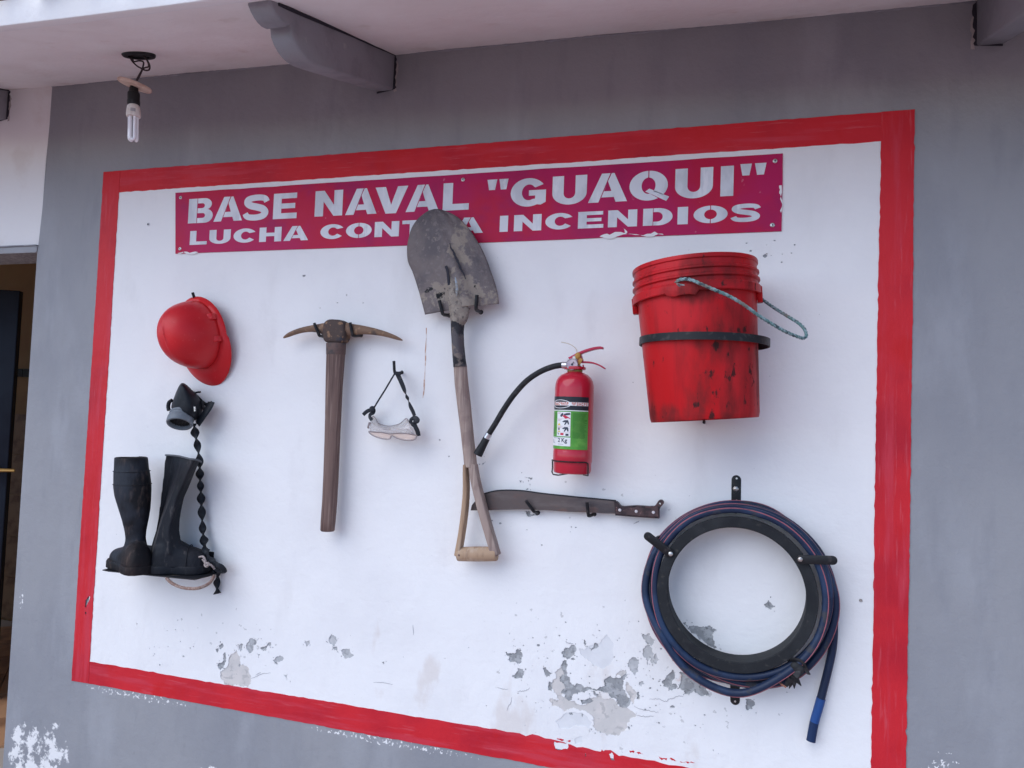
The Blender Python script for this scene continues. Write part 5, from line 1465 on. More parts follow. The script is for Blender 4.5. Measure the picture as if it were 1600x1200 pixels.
plank(BL_, BR_, [.015] * len(BL_), 'grip_arm', ASH)
mb = MB()
g0, g1 = Vector([(1.3118, -0.0500, 1.2305)][0]), Vector([(1.4251, -0.0500, 1.2415)][0])
gd = (g1 - g0).normalized()
mb.tube([g0, g0 + gd * .004, g0.lerp(g1, .5), g1 - gd * .004, g1], [.0165, .0175, .0185, .0175, .0165], 18, flat=(1.12, 1))
mb.build('grip', ASHW, shv, angle=50)
for p in [(1.3213, -0.0680, 1.2313), (1.4299, -0.0680, 1.2404)]:
    MB().lathe(p, (0, -1, 0), [(.0028, -.004), (.0028, .0006)], 10).build('rivet', HANDLE, shv)

# ------------------------------------------------------------------ machete
MSTEEL = mat('stained_machete_steel', (.115, .092, .088), .5, .55, layers=[
    dict(col=(.065, .06, .068), scale=9, lo=.42, hi=.70, detail=6, st=(.4, 1, 1)),
    dict(col=(.15, .125, .12), scale=26, lo=.52, hi=.75, detail=6, st=(.3, 1, 1), fac=.8),
    dict(col=(.17, .10, .085), scale=30, lo=.60, hi=.95, detail=8, st=(.6, 1, 1), fac=.7)], bump=[(120, .0003)])
MHAND = mat('dark_machete_handle', (.040, .026, .028), .5, layers=[dict(col=(.085, .045, .045), scale=24, lo=.45, hi=.7, st=(.3, 1, 1)), dict(col=(.015, .013, .015), scale=60, lo=.55, hi=.7)], bump=[(160, .0003)])
mac = thing('machete', 'old machete with a dark stained blade and black riveted handle', 'machete', (1.60, -.025, 1.365))
MO = [(1.3357, 1.3505), (1.3387, 1.3654), (1.3519, 1.3822), (1.3675, 1.3968), (1.3869, 1.4054), (1.4136, 1.4094), (1.4430, 1.4125), (1.4781, 1.4136), (1.5072, 1.4128), (1.5418, 1.4101), (1.5816, 1.4084), (1.6266, 1.4070), (1.6710, 1.4063), (1.7148, 1.4050), (1.7429, 1.4042), (1.7445, 1.3718), (1.7050, 1.3700), (1.6612, 1.3689), (1.6168, 1.3672), (1.5605, 1.3669), (1.5147, 1.3658), (1.4684, 1.3630), (1.4216, 1.3584), (1.3801, 1.3537)]
mb = MB().prism(MO, -.0275, -.0245)
mb.build('blade', MSTEEL, mac, smooth=False, bevel=.0006)
SP = [(1.3679, -0.0262, 1.3975), (1.4139, -0.0262, 1.4107), (1.4784, -0.0262, 1.4149), (1.5420, -0.0262, 1.4113), (1.6268, -0.0262, 1.4083), (1.7149, -0.0262, 1.4062), (1.7431, -0.0262, 1.4054)]
MB().tube(spline(SP, 5), .0022, 6).build('spine', MAT_DARK := mat('dark_spine_scale', (.03, .03, .035), .6, .4), mac)
MH = [(1.7396, 1.4046), (1.7455, 1.4047), (1.7493, 1.4024), (1.7543, 1.3960), (1.7586, 1.3930), (1.7662, 1.3930), (1.7813, 1.3954), (1.7980, 1.3976), (1.8147, 1.3978), (1.8313, 1.3976), (1.8437, 1.3990), (1.8477, 1.4026), (1.8524, 1.4104), (1.8548, 1.4142), (1.8588, 1.4165), (1.8638, 1.4158), (1.8675, 1.4123), (1.8676, 1.4073), (1.8642, 1.4021), (1.8591, 1.3960), (1.8573, 1.3901), (1.8576, 1.3686), (1.8405, 1.3681), (1.8073, 1.3681), (1.7738, 1.3680), (1.7441, 1.3683)]
HOLE = [(1.8616, 1.4068), (1.8608, 1.4044), (1.8586, 1.4029), (1.8562, 1.4036), (1.8552, 1.4060), (1.8561, 1.4084), (1.8584, 1.4095), (1.8607, 1.4088)]
def keepm(P):
    return inside(MH, P) & ~inside(HOLE, P)
cdt_sheet([MH, HOLE], keepm, -.036, .018).build('handle', MHAND, mac, smooth=False)
hp = MB()
hi_ = [(1.7447, 1.3894), (1.7493, 1.3931), (1.7596, 1.3892), (1.7815, 1.3914), (1.7982, 1.3936), (1.8148, 1.3938), (1.8314, 1.3940), (1.8463, 1.3954), (1.8527, 1.4005), (1.8562, 1.3941), (1.8548, 1.3725), (1.8404, 1.3717), (1.8072, 1.3717), (1.7737, 1.3714), (1.7459, 1.3720)]
hp.prism(hi_, -.0385, -.034)
hp.build('handle_scale', mat('handle_scale_wood', (.075, .045, .045), .55, layers=[dict(col=(.035, .024, .026), scale=40, lo=.42, hi=.66, detail=6), dict(col=(.16, .09, .085), scale=90, lo=.62, hi=.76)], bump=[(200, .0006)]), mac, smooth=False, bevel=.0012)
for p in [(1.7558, -0.0385, 1.3833), (1.7989, -0.0385, 1.3831), (1.8431, -0.0385, 1.3837)]:
    MB().lathe(p, (0, -1, 0), [(.0042, -.001), (.0042, .0008), (.003, .0018)], 14).build('rivet', mat('rivet_aluminium', (.72, .68, .68), .35, .8), mac)

# ------------------------------------------------------------------ fire extinguisher
EXR = mat('extinguisher_enamel', (.46, .014, .034), .28, layers=[dict(col=(.42, .012, .03), scale=6, lo=.4, hi=.7)], coat=.35)
RUB = RUBBER
CHROME = mat('zinc_fitting', (.60, .60, .62), .3, .9)
ext = thing('fire_extinguisher', 'small red 2 Kg fire extinguisher with green label and black hose', 'fire extinguisher', (1.6355, -.085, 1.472))
EX, EY_, ER = 1.6365, -.085, .0512
ea = Vector((-.006, 0, 1)).normalized()
eo = Vector((EX - .0015, EY_, 1.4735))
hgt = .268
MB().lathe(eo, ea, [(.030, .004), (.044, .002), (.0475, .004), (.0495, .010), (.0495, .030), (.0505, .032), (ER, .036), (ER, .060), (ER - .0006, .062), (ER - .0006, .064), (ER, .066), (ER, .225), (.0505, .234), (.0480, .244), (.043, .253), (.035, .260), (.026, .2645), (.020, .266), (.018, .270)], 56).build('cylinder', EXR, ext, angle=25)


def cyl(phi, h, r=ER):
    """point on the cylinder: phi in degrees from straight out of the wall towards +x"""
    a = radians(phi)
    return eo + ea * h + Vector((sin(a), -cos(a), 0)) * r


def patch(p0, p1, h0, h1, r, n=16, curve=None):
    mb = MB()
    vs_, fs = [], []
    for i in range(n + 1):
        p = p0 + (p1 - p0) * i / n
        vs_ += [cyl(p, h0, r), cyl(p, h1, r)]
    fs = [(2 * i, 2 * i + 2, 2 * i + 3, 2 * i + 1) for i in range(n)]
    return mb.add(vs_, fs)


def poly_on_cyl(pts, r):
    """flat print: (phi, h) outline laid on the cylinder"""
    lp = [(p / 1000, h) for p, h in pts]
    mb = cdt_sheet([lp], lambda P: inside(lp, P), 0, 0)
    mb.v = [tuple(cyl(v[0] * 1000, v[2], r)) for v in mb.v]
    n_ = len(mb.v)
    mb.f = [f for f in mb.f if len(f) == 3]
    return mb
P_BLACK = mat('label_black', (.020, .022, .030), .35)
P_GREEN = mat('label_green', (.085, .30, .045), .35, layers=[dict(col=(.13, .36, .06), scale=30, lo=.5, hi=.75)])
P_WHITE = mat('label_white', (.72, .72, .72), .35)
P_ORNG = mat('label_orange', (.52, .10, .045), .4)
P_REDP = mat('label_red', (.52, .03, .07), .4)
P_DKGR = mat('label_dark_green', (.03, .13, .02), .4)
P_YEL = mat('label_yellow', (.75, .50, .04), .4)
P_BLUE = mat('label_ink', (.045, .05, .075), .4)
R0, R1_, R2_, R3_ = ER + .0003, ER + .0006, ER + .0009, ER + .0012
# heights on the cylinder: photo rows 614 (top of label) .. 703 (foot)
lab = patch(-88, 59, .0655, .2010, R0, 30).build('label', P_GREEN, ext)
patch(-88, 59, .1665, .2010, R1_, 30).build('band', P_BLACK, lab)
patch(-88, 58, .1640, .1662, R1_, 30).build('white_rule', P_WHITE, lab)
# logo: white oval with a strip of small orange-red letter marks, too small to read
mb = MB()
ov = [(-32 + 36 * cos(2 * pi * i / 40), .1815 + .0112 * sin(2 * pi * i / 40)) for i in range(40)]
iv = [(-32 + 33.5 * cos(2 * pi * i / 40), .1815 + .0098 * sin(2 * pi * i / 40)) for i in range(40)]
vv = [cyl(p, h, R2_) for p, h in ov] + [cyl(p, h, R2_) for p, h in iv]
mb.add(vv, [(i, (i + 1) % 40, (i + 1) % 40 + 40, i + 40) for i in range(40)])
mb.build('logo_oval', P_WHITE, lab)
patch(-60, 57, .1778, .1868, R2_ + .0001, 24).build('logo_plate', P_WHITE, lab)
mb = MB()
rl = random.Random(4)
for k in range(16):
    p0 = -58 + k * 7.1
    w__ = 5.2
    if k == 8:
        continue
    for (a, b, c, d) in rl.sample([(0, 0, 1.5, 1), (w__ - 1.5, 0, w__, 1), (0, .75, w__, 1), (0, 0, w__, .24), (0, .4, w__, .6)], 3):
        q = patch(p0 + a, p0 + c, .1786 + .0074 * b, .1786 + .0074 * d, R3_, 2)
        mb.add(q.v, q.f)
mb.build('logo_letters', P_ORNG, lab)
# pictogram panel
patch(-42, 4, .0985, .1615, R1_, 12).build('pictogram_panel', P_WHITE, lab)
mb = MB()
for h in (.1435, .1245, .1085):
    q = patch(-41, 5, h, h + .0005, R2_, 8)
    mb.add(q.v, q.f)
for (h, p0, p1) in ((.1585, -38, -26), (.1560, -38, -28), (.1405, -38, -24), (.1380, -38, -28), (.1215, -38, -20), (.1195, -38, -26)):
    q = patch(p0, p1, h, h + .0011, R2_, 4)
    mb.add(q.v, q.f)
mb.build('caption_lines', mat('label_pink_print', (.55, .35, .38), .4), lab)
mb = MB()
for pts in ([(-30, .1500), (-26, .1560), (-20, .1590), (-18, .1545), (-24, .1480)], [(-18, .1555), (-8, .1585), (2, .1590), (3, .1545), (-6, .1530), (-14, .1520)],
            [(-22, .1360), (-14, .1400), (-4, .1405), (-2, .1375), (0, .1300), (-3, .1290), (-6, .1350), (-12, .1275), (-15, .1285), (-11, .1355), (-16, .1345)],
            [(-22, .1180), (-14, .1225), (-4, .1225), (-2, .1195), (-1, .1120), (-4, .1110), (-7, .1170), (-13, .1100), (-16, .1110), (-12, .1180), (-17, .1170)],
            [(-36, .1185), (-33, .1215), (-30, .1185), (-31, .1140), (-35, .1140)], [(-10, .1000), (-1, .1000), (-1, .1055), (-10, .1055)], [(-40, .1060), (-36, .1070), (-33, .1060), (-34, .1010), (-36, .1050)]):
    q = poly_on_cyl(pts, R2_)
    mb.add(q.v, q.f)
mb.build('pictogram', P_BLUE, lab)
mb = MB()
for pts in ([(-22, .1510), (-16, .1535), (-8, .1510), (0, .1470), (4, .1440), (-12, .1440)], [(-27, .1070), (-16, .1070), (-16, .1015), (-27, .1015)]):
    q = poly_on_cyl(pts, R2_)
    mb.add(q.v, q.f)
mb.build('red_pictogram', P_REDP, lab)
mb = MB()
for pts in ([(-38, .1265), (-33, .1330), (-27, .1265)], [(-37, .1095), (-28, .1095), (-30, .1125), (-35, .1125)]):
    q = poly_on_cyl(pts, R2_)
    mb.add(q.v, q.f)
mb.build('warning_sign', P_YEL, lab)
# lines of small print on the green
mb = MB()
for k in range(24):
    h = .0950 + k * .0027
    q = patch(10, rl.uniform(44, 56), h, h + .0010, R1_, 8)
    mb.add(q.v, q.f)
    if k > 2:
        q = patch(-84, rl.uniform(-52, -46), h, h + .0010, R1_, 6)
        mb.add(q.v, q.f)
mb.build('small_print', P_DKGR, lab)
# weight plate reading 2 Kg
patch(-82, 5, .0735, .0960, R1_, 16).build('weight_plate', P_WHITE, lab)


def text_on_cyl(txt, phi, h, size, m, name):
    cu = bpy.data.curves.new('print', 'FONT')
    cu.body = txt
    cu.size = size
    cu.offset = size * .022
    ob = bpy.data.objects.new('print', cu)
    COL.objects.link(ob)
    dg = bpy.context.evaluated_depsgraph_get()
    me = bpy.data.meshes.new_from_object(ob.evaluated_get(dg))
    vs_ = [v.co.copy() for v in me.vertices]
    fs = [tuple(p.vertices) for p in me.polygons]
    bpy.data.objects.remove(ob)
    bpy.data.curves.remove(cu)
    mb = MB().add([cyl(phi + math.degrees(v.x / ER), h + v.y, R2_) for v in vs_], fs)
    return mb.build(name, m, lab, smooth=False)
text_on_cyl('2 Kg', -36, .0835, .0150, P_BLUE, 'weight_text')
mb = MB()
for h, p0, p1 in ((.0775, -36, -16), (.0930, -60, -20), (.0885, -76, -58), (.0860, -74, -60), (.0835, -76, -58), (.0790, -78, -70), (.0810, -66, -50)):
    q = patch(p0, p1, h, h + .0014, R2_, 6)
    mb.add(q.v, q.f)
mb.build('weight_small_print', mat('label_grey_print', (.35, .36, .38), .5), lab)
# collar, valve, gauge, levers
vc = eo + ea * .272
MB().lathe(eo + ea * .268, ea, [(.020, 0), (.020, .005), (.0165, .006), (.0165, .016), (.012, .018)], 24).build('safety_collar', mat('olive_seal_band', (.26, .24, .07), .5), ext)
MB().lathe(eo + ea * .2735, ea, [(.0275, 0), (.0285, .001), (.0285, .006), (.0270, .0075), (.018, .0075), (.018, 0)], 30, close=True).build('ring', EXR, ext)
MB().lathe(eo + ea * .276, ea, [(.014, 0), (.014, .022), (.012, .030), (.010, .034)], 20).build('valve', mat('valve_brass_paint', (.40, .40, .38), .4, .5), ext)
gc = Vector((1.6303, -0.1080, 1.7592))
gax = Vector((.10, -1, .02)).normalized()
ga_ = MB().lathe(gc - gax * .012, gax, [(.0150, 0), (.0160, .003), (.0160, .013), (.0145, .015), (.0140, .0135)], 30).build('gauge', CHROME, ext)
MB().lathe(gc - gax * .012, gax, [(.0141, .0136), (.001, .0137)], 30).build('dial', mat('gauge_dial', (.55, .47, .50), .3, layers=[dict(col=(.42, .36, .42), scale=60, lo=.45, hi=.6)]), ga_)
mb = MB()
mb.tube([gc + gax * .003, gc + gax * .003 + Vector((.004, 0, .007))], .0008, 5)
mb.lathe(gc + gax * .0015, gax, [(.003, 0), (.003, .0012)], 12)
mb.build('needle', P_BLUE, ga_)


def channel(pts, wd, ht, name, m, par):
    """pressed lever: inverted U section"""
    q = spline(pts, 5)
    rings = []
    n_ = len(q)
    for i, p in enumerate(q):
        t = (q[min(i + 1, n_ - 1)] - q[max(i - 1, 0)]).normalized()
        y = Vector((0, -1, 0))
        nn = t.cross(y)
        if nn.z < 0:
            nn = -nn
        f = 1 - .35 * (i / n_)
        ww, hh = wd, ht * f
        rings.append([p + y * ww + nn * -hh, p + y * ww + nn * hh, p - y * ww + nn * hh, p - y * ww + nn * -hh])
    return MB().loft(rings).build(name, m, par, bevel=.0022)
LEV = mat('lever_red_paint', (.42, .014, .055), .35, coat=.2)
channel([(1.6178, -0.0850, 1.7753), (1.6297, -0.0850, 1.7814), (1.6432, -0.0850, 1.7892), (1.6617, -0.0850, 1.7970), (1.6820, -0.0850, 1.8031), (1.6988, -0.0850, 1.8057), (1.7065, -0.0850, 1.8041)], .010, .0042, 'lever', LEV, ext)
channel([(1.6405, -0.0850, 1.7671), (1.6559, -0.0850, 1.7674), (1.6730, -0.0850, 1.7668), (1.6884, -0.0850, 1.7636), (1.7021, -0.0850, 1.7580), (1.7141, -0.0850, 1.7506)], .009, .0026, 'lever', LEV, ext)
MB().box((1.6360, -0.0850, 1.7738), (.034, .022, .020), Matrix.Rotation(radians(-20), 3, 'Y')).build('valve_head', LEV, ext, bevel=.003)
mb = MB()
mb.tube(spline([(1.6408, -0.0980, 1.7879), (1.6376, -0.0970, 1.7998), (1.6277, -0.0960, 1.8091), (1.6152, -0.0950, 1.8150), (1.5958, -0.0940, 1.8192)], 6), .0011, 6)
mb.build('seal_wire', mat('seal_wire_straw', (.55, .48, .38), .6), ext)
mb = MB()
mb.ball((1.6427, -0.0980, 1.7829), .0085, 10, 8, (.9, .6, 1.1))
mb.box((1.6483, -0.0980, 1.7687), (.0095, .002, .017), Matrix.Rotation(radians(25), 3, 'Y'))
mb.build('seal_tag', mat('ochre_seal', (.42, .22, .05), .5), ext)
MB().tube([(1.6555, -0.0900, 1.7602), (1.6565, -0.0900, 1.7535)], .0022, 6).build('pin', LEV, ext)
# hose sweeping down to the left
hp_ = spline([(1.6183, -0.1000, 1.7580), (1.6011, -0.1000, 1.7577), (1.5731, -0.0980, 1.7524), (1.5375, -0.0940, 1.7376), (1.5012, -0.0880, 1.7132), (1.4667, -0.0820, 1.6764), (1.4374, -0.0760, 1.6358), (1.4138, -0.0720, 1.5966), (1.3958, -0.0700, 1.5679), (1.3868, -0.0690, 1.5517)], 6)
MB().tube(hp_, .0078, 14).build('hose', RUB, ext)
MB().tube([(1.6200, -0.1000, 1.7580), (1.6020, -0.1000, 1.7573)], .0092, 14).build('hose_ferrule', CHROME, ext)
MB().tube([(1.3967, -0.0700, 1.5688), (1.3868, -0.0690, 1.5517)], .0094, 14).build('hose_ferrule', CHROME, ext)
MB().tube([(1.3894, -0.0690, 1.5562), (1.3814, -0.0680, 1.5409), (1.3672, -0.0670, 1.5147), (1.3646, -0.0670, 1.5093)], [.0098, .0105, .0128, .0128], 16).build('nozzle', RUB, ext, angle=50)
brk = thing('wire_bracket', 'thin black wire bracket holding the foot of the fire extinguisher', 'bracket', (1.636, -.06, 1.474))
mb = MB()
w0 = .0018
top_w = [cyl(p, .034, ER + .0022) for p in range(-88, 58, 7)]
bot_l = [cyl(-95, .028, ER + .004), cyl(-97, .014, ER + .004), cyl(-90, .002, ER + .003)] + [cyl(p, -.002, ER - .001) for p in range(-80, -30, 8)] + [Vector((1.62, -.05, 1.472)), Vector((1.62, -.001, 1.472))]
tail = [cyl(60, .031, ER + .0026), cyl(61.5, .018, ER + .0026), cyl(62, .000, ER + .0026), Vector((1.66, -.06, 1.471)), Vector((1.652, -.001, 1.471))]
path = bot_l[::-1] + top_w + tail
mb.tube(path, w0, 8)
mb.build('wire', BLACK, brk)

# ------------------------------------------------------------------ red bucket in its ring
BUCK = mat('red_bucket_plastic', (.46, .008, .011), .36, spec=.14, layers=[
    dict(col=(.50, .016, .022), scale=4, lo=.4, hi=.75, st=(1, 1, .4)),
    dict(col=(.30, .010, .014), scale=5, lo=.50, hi=.75, detail=7, st=(1, 1, .35)),
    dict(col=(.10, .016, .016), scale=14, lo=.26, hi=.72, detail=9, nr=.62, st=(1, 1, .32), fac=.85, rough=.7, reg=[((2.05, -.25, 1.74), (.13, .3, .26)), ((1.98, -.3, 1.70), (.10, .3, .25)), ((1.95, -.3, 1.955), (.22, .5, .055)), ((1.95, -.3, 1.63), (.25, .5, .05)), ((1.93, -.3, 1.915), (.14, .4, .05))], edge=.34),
    dict(col=(.24, .010, .013), scale=34, lo=.52, hi=.90, detail=7, st=(1, 1, .06), fac=.7),
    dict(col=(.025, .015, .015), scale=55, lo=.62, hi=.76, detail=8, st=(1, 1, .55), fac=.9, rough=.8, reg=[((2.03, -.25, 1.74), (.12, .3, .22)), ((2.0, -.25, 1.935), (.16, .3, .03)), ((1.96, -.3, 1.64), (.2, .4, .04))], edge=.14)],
    bump=[(14, .0010), (160, .00015)])
bk_ = thing('bucket', 'scuffed red plastic bucket held tilted in a black ring on the wall', 'bucket', (1.965, -.165, 1.628))
b0, b1v = Vector((1.9700, -.165, 1.6270)), Vector((1.9370, -.165, 1.990))
ba = (b1v - b0).normalized()
prof = [(.118, .010), (.1215, .001), (.1245, 0), (.126, .004), (.1275, .012), (.1402, .288), (.1402, .2885), (.1415, .289), (.1500, .287), (.1515, .289), (.1515, .305), (.1490, .309), (.1450, .310), (.1448, .318), (.1500, .321), (.1500, .325), (.1450, .328), (.1448, .337), (.1492, .3395), (.1492, .343), (.1448, .346), (.1446, .360), (.1478, .362), (.1482, .368), (.1470, .371), (.1425, .371), (.1415, .365), (.1385, .29), (.122, .012), (.05, .010)]
bo_ = MB().lathe(b0, ba, prof, 80).build('body', BUCK, bk_, angle=28)


def bpt(phi, h, r):
    u_ = Vector((1, 0, 0))
    u_ = (u_ - ba * u_.dot(ba)).normalized()
    v_ = ba.cross(u_)
    a = radians(phi)
    return b0 + ba * h + (u_ * sin(a) - v_ * cos(a)) * r if v_.y > 0 else b0 + ba * h + (u_ * sin(a) + v_ * cos(a)) * r
# lug of the handle, in front, with a torn lower edge
mb = MB()
rings = []
for ph, lo_ in ((-24, .2875), (-21, .280), (-15, .277), (-11, .2795), (-3, .2795), (2, .276), (6, .2875)):
    rings.append([bpt(ph, .305, .1485), bpt(ph, .304, .1526), bpt(ph, lo_, .1524), bpt(ph, lo_ + .001, .1400)])
mb.loft(rings)
mb.build('handle_lug', BUCK, bk_, bevel=.0015)
for ph in (-88, 88):
    mb = MB()
    rings = []
    for d_, lo_ in ((-7, .284), (-4, .268), (4, .268), (7, .284)):
        rings.append([bpt(ph + d_, .305, .1485), bpt(ph + d_, .304, .1535), bpt(ph + d_, lo_, .1525), bpt(ph + d_, lo_, .1400)])
    mb.loft(rings)
    mb.build('rim_tab', BUCK, bk_, bevel=.001)
ROPE = mat('teal_grey_rope', (.13, .24, .235), .85, layers=[dict(col=(.26, .36, .38), scale=120, lo=.45, hi=.62), dict(col=(.20, .19, .17), scale=20, lo=.5, hi=.72, detail=6), dict(col=(.06, .09, .10), scale=70, lo=.58, hi=.7)], bump=[(240, .0012)])
rp = spline([(1.9067, -0.3050, 1.9324), (1.9144, -0.3150, 1.9369), (1.9302, -0.3220, 1.9374), (1.9446, -0.3280, 1.9332), (1.9641, -0.3300, 1.9239), (1.9943, -0.3300, 1.9100), (2.0240, -0.3200, 1.8979), (2.0539, -0.3100, 1.8809), (2.0839, -0.2900, 1.8611), (2.1143, -0.2700, 1.8439), (2.1450, -0.2500, 1.8287), (2.1705, -0.2300, 1.8203), (2.1841, -0.2100, 1.8191), (2.1918, -0.1950, 1.8274), (2.1872, -0.1800, 1.8454), (2.1728, -0.1650, 1.8622), (2.1500, -0.1400, 1.8816), (2.1221, -0.1100, 1.9055), (2.0959, -0.0800, 1.9310), (2.0794, -0.0600, 1.9474), (2.0623, -0.0500, 1.9623)], 8)
ql = [0]
for a, b in zip(rp, rp[1:]):
    ql.append(ql[-1] + (b - a).length)
# three strands laid round each other
mb = MB()
npt = int(ql[-1] / .0035)
cen = []
k = 0
for i in range(npt):
    s_ = ql[-1] * i / (npt - 1)
    while k < len(ql) - 2 and ql[k + 1] < s_:
        k += 1
    t_ = (s_ - ql[k]) / max(1e-9, ql[k + 1] - ql[k])
    cen.append(rp[k].lerp(rp[k + 1], t_))
for st_ in range(3):
    pts = []
    for i, c in enumerate(cen):
        t = (cen[min(i + 1, npt - 1)] - cen[max(i - 1, 0)]).normalized()
        u_ = t.cross(Vector((.2, -.9, .4))).normalized()
        v_ = t.cross(u_)
        a = 2 * pi * (i * .0035 / .030 + st_ / 3)
        pts.append(c + u_ * (.0019 * cos(a)) + v_ * (.0019 * sin(a)))
    mb.tube(pts, .0023, 6)
mb.build('rope_handle', ROPE, bk_, angle=180)
mb = MB()
mb.tube(spline([(1.9068, -0.3060, 1.9322), (1.9131, -0.3120, 1.9252), (1.9217, -0.3120, 1.9193), (1.9245, -0.3100, 1.9124), (1.9176, -0.3100, 1.9081)], 5), .003, 7)
mb.tube(spline([(1.9081, -0.3060, 1.9336), (1.9173, -0.3130, 1.9264), (1.9272, -0.3140, 1.9246), (1.9287, -0.3120, 1.9177)], 5), .0026, 7)
mb.build('rope_knot', ROPE, bk_)
rng_ = thing('bucket_ring', 'black flat iron ring bracket fixed to the wall round the red bucket', 'bracket', (1.963, 0, 1.812))
mb = MB()
rc = Vector((1.9635, -.1655, 1.812))
mb.lathe(rc, (0, 0, 1), [(.1490, -.0088), (.1522, -.0088), (.1522, .0088), (.1490, .0088)], 80, close=True)
mb.build('ring', BLACK, rng_, angle=30)
mb = MB()
mb.box((1.9635, -.0075, 1.812), (.04, .014, .0175))
mb.box((1.9635, -.002, 1.80), (.03, .003, .07))
mb.build('wall_tab', BLACK, rng_, smooth=False)
pg = thing('support_peg', 'short iron peg in the wall just under the red bucket', 'peg', (1.9621, 0.0000, 1.6297))
MB().tube([(1.9632, 0.0000, 1.6198), (1.9645, -0.0500, 1.6262), (1.9661, -0.1000, 1.6211)], .0032, 8).build('rod', BLACK, pg)
MB().lathe((1.9632, 0.0000, 1.6198), (0, -1, 0), [(.006, 0), (.006, .002)], 12).build('wall_plate', BLACK, pg)

# ------------------------------------------------------------------ hose holder and garden hose
DRUM = mat('weathered_black_drum', (.017, .0185, .021), .66, spec=.18, layers=[
    dict(col=(.032, .034, .037), scale=14, lo=.40, hi=.90, detail=8, fac=.7),
    dict(col=(.10, .092, .08), scale=60, lo=.62, hi=.90, detail=7, fac=.5, rough=.9),
    dict(col=(.015, .016, .019), scale=20, lo=.50, hi=.9, detail=6)], bump=[(40, .0010), (160, .0004)])
HX, HZ = 2.0508, 1.2065
hold = thing('hose_holder', 'black round iron hose holder with flat arms fixed to the wall', 'hose holder', (HX, 0, HZ))
mb = MB()
o_ = Vector((HX, 0, HZ))
mb.lathe(o_, (0, -1, 0), [(.1660, .012), (.1610, .090), (.1635, .0915), (.1868, .0915), (.1880, .0895), (.1880, .0870), (.1660, .0865), (.1640, .080), (.1690, .012)], 96, close=True)
mb.build('drum', DRUM, hold, angle=30)
def strap_bar(a, b, wd, th, name, rnd=True):
    a, b = Vector(a), Vector(b)
    d_ = (b - a).normalized()
    s_ = d_.cross(Vector((0, -1, 0))).normalized()
    n_ = s_.cross(d_).normalized()
    prof = []
    for i in range(9):
        t = -pi / 2 + pi * i / 8
        prof.append(b + d_ * (wd * .5 * cos(t)) + s_ * (wd * .5 * sin(t)) if rnd else b)
    for i in range(9):
        t = pi / 2 + pi * i / 8
        prof.append(a + d_ * (wd * .5 * cos(t)) + s_ * (wd * .5 * sin(t)))
    return MB().loft([[p + n_ * th for p in prof], [p - n_ * th for p in prof]]).build(name, BLACK, hold, bevel=.0008)
strap_bar((2.0463, -0.0020, 1.4779), (2.0473, -0.0020, 1.4038), .0235, .0018, 'upper_strap')
strap_bar((2.0552, -0.0020, 0.9621), (2.0561, -0.0020, 0.9241), .0235, .0018, 'lower_strap')
MB().lathe((2.0456, -0.0035, 1.4544), (0, -1, 0), [(.0078, 0), (.0072, .003), (.003, .0055)], 6).build('bolt_head', SCREW, hold)
for p in ((2.0470, -0.0038, 1.4814), (2.0483, -0.0038, 1.4252), (2.0565, -0.0038, 0.9216)):
    MB().lathe(p, (0, -1, 0), [(.0026, 0), (.0026, .0006)], 10).build('screw_hole', SCREW, hold)
strap_bar((1.8916, -0.0970, 1.2934), (1.8384, -0.1040, 1.3311), .0210, .0022, 'arm')
strap_bar((2.1981, -0.0970, 1.3058), (2.2658, -0.1040, 1.3110), .0210, .0022, 'arm')
mb = MB()
mb.tube([(1.8502, -0.1000, 1.3203), (1.8570, -0.0600, 1.3231), (1.8595, -0.0040, 1.3186)], .004, 8)
mb.tube([(2.2565, -0.1010, 1.3096), (2.2577, -0.0500, 1.3033), (2.2581, -0.0040, 1.2970)], .004, 8)
mb.build('arm_stay', BLACK, hold)
for p in ((1.8950, -0.0995, 1.2917), (2.1958, -0.0995, 1.3060)):
    MB().lathe(p, (0, -1, 0), [(.0058, 0), (.0054, .002), (.0030, .0035)], 12).build('bolt_head', SCREW, hold)

HOSE = mat('navy_hose_rubber', (.013, .024, .056), .42, layers=[dict(col=(.022, .042, .092), scale=9, lo=.45, hi=.72, detail=5), dict(col=(.05, .05, .055), scale=24, lo=.6, hi=.75, detail=6, rough=.75, fac=.8)], bump=[(160, .0003)])
HBLU = mat('bright_blue_sleeve', (.018, .068, .23), .4)
PINK = mat('hose_pink_stripe', (.33, .105, .125), .5, layers=[dict(col=(.16, .06, .08), scale=30, lo=.5, hi=.85)])
hose = thing('garden_hose', 'dark blue hose with pink stripe coiled round the black drum, its end hanging', 'hose', (2.055, -.05, .955))
HCX, HCZ, HR = 2.0545, 1.1945, .0096
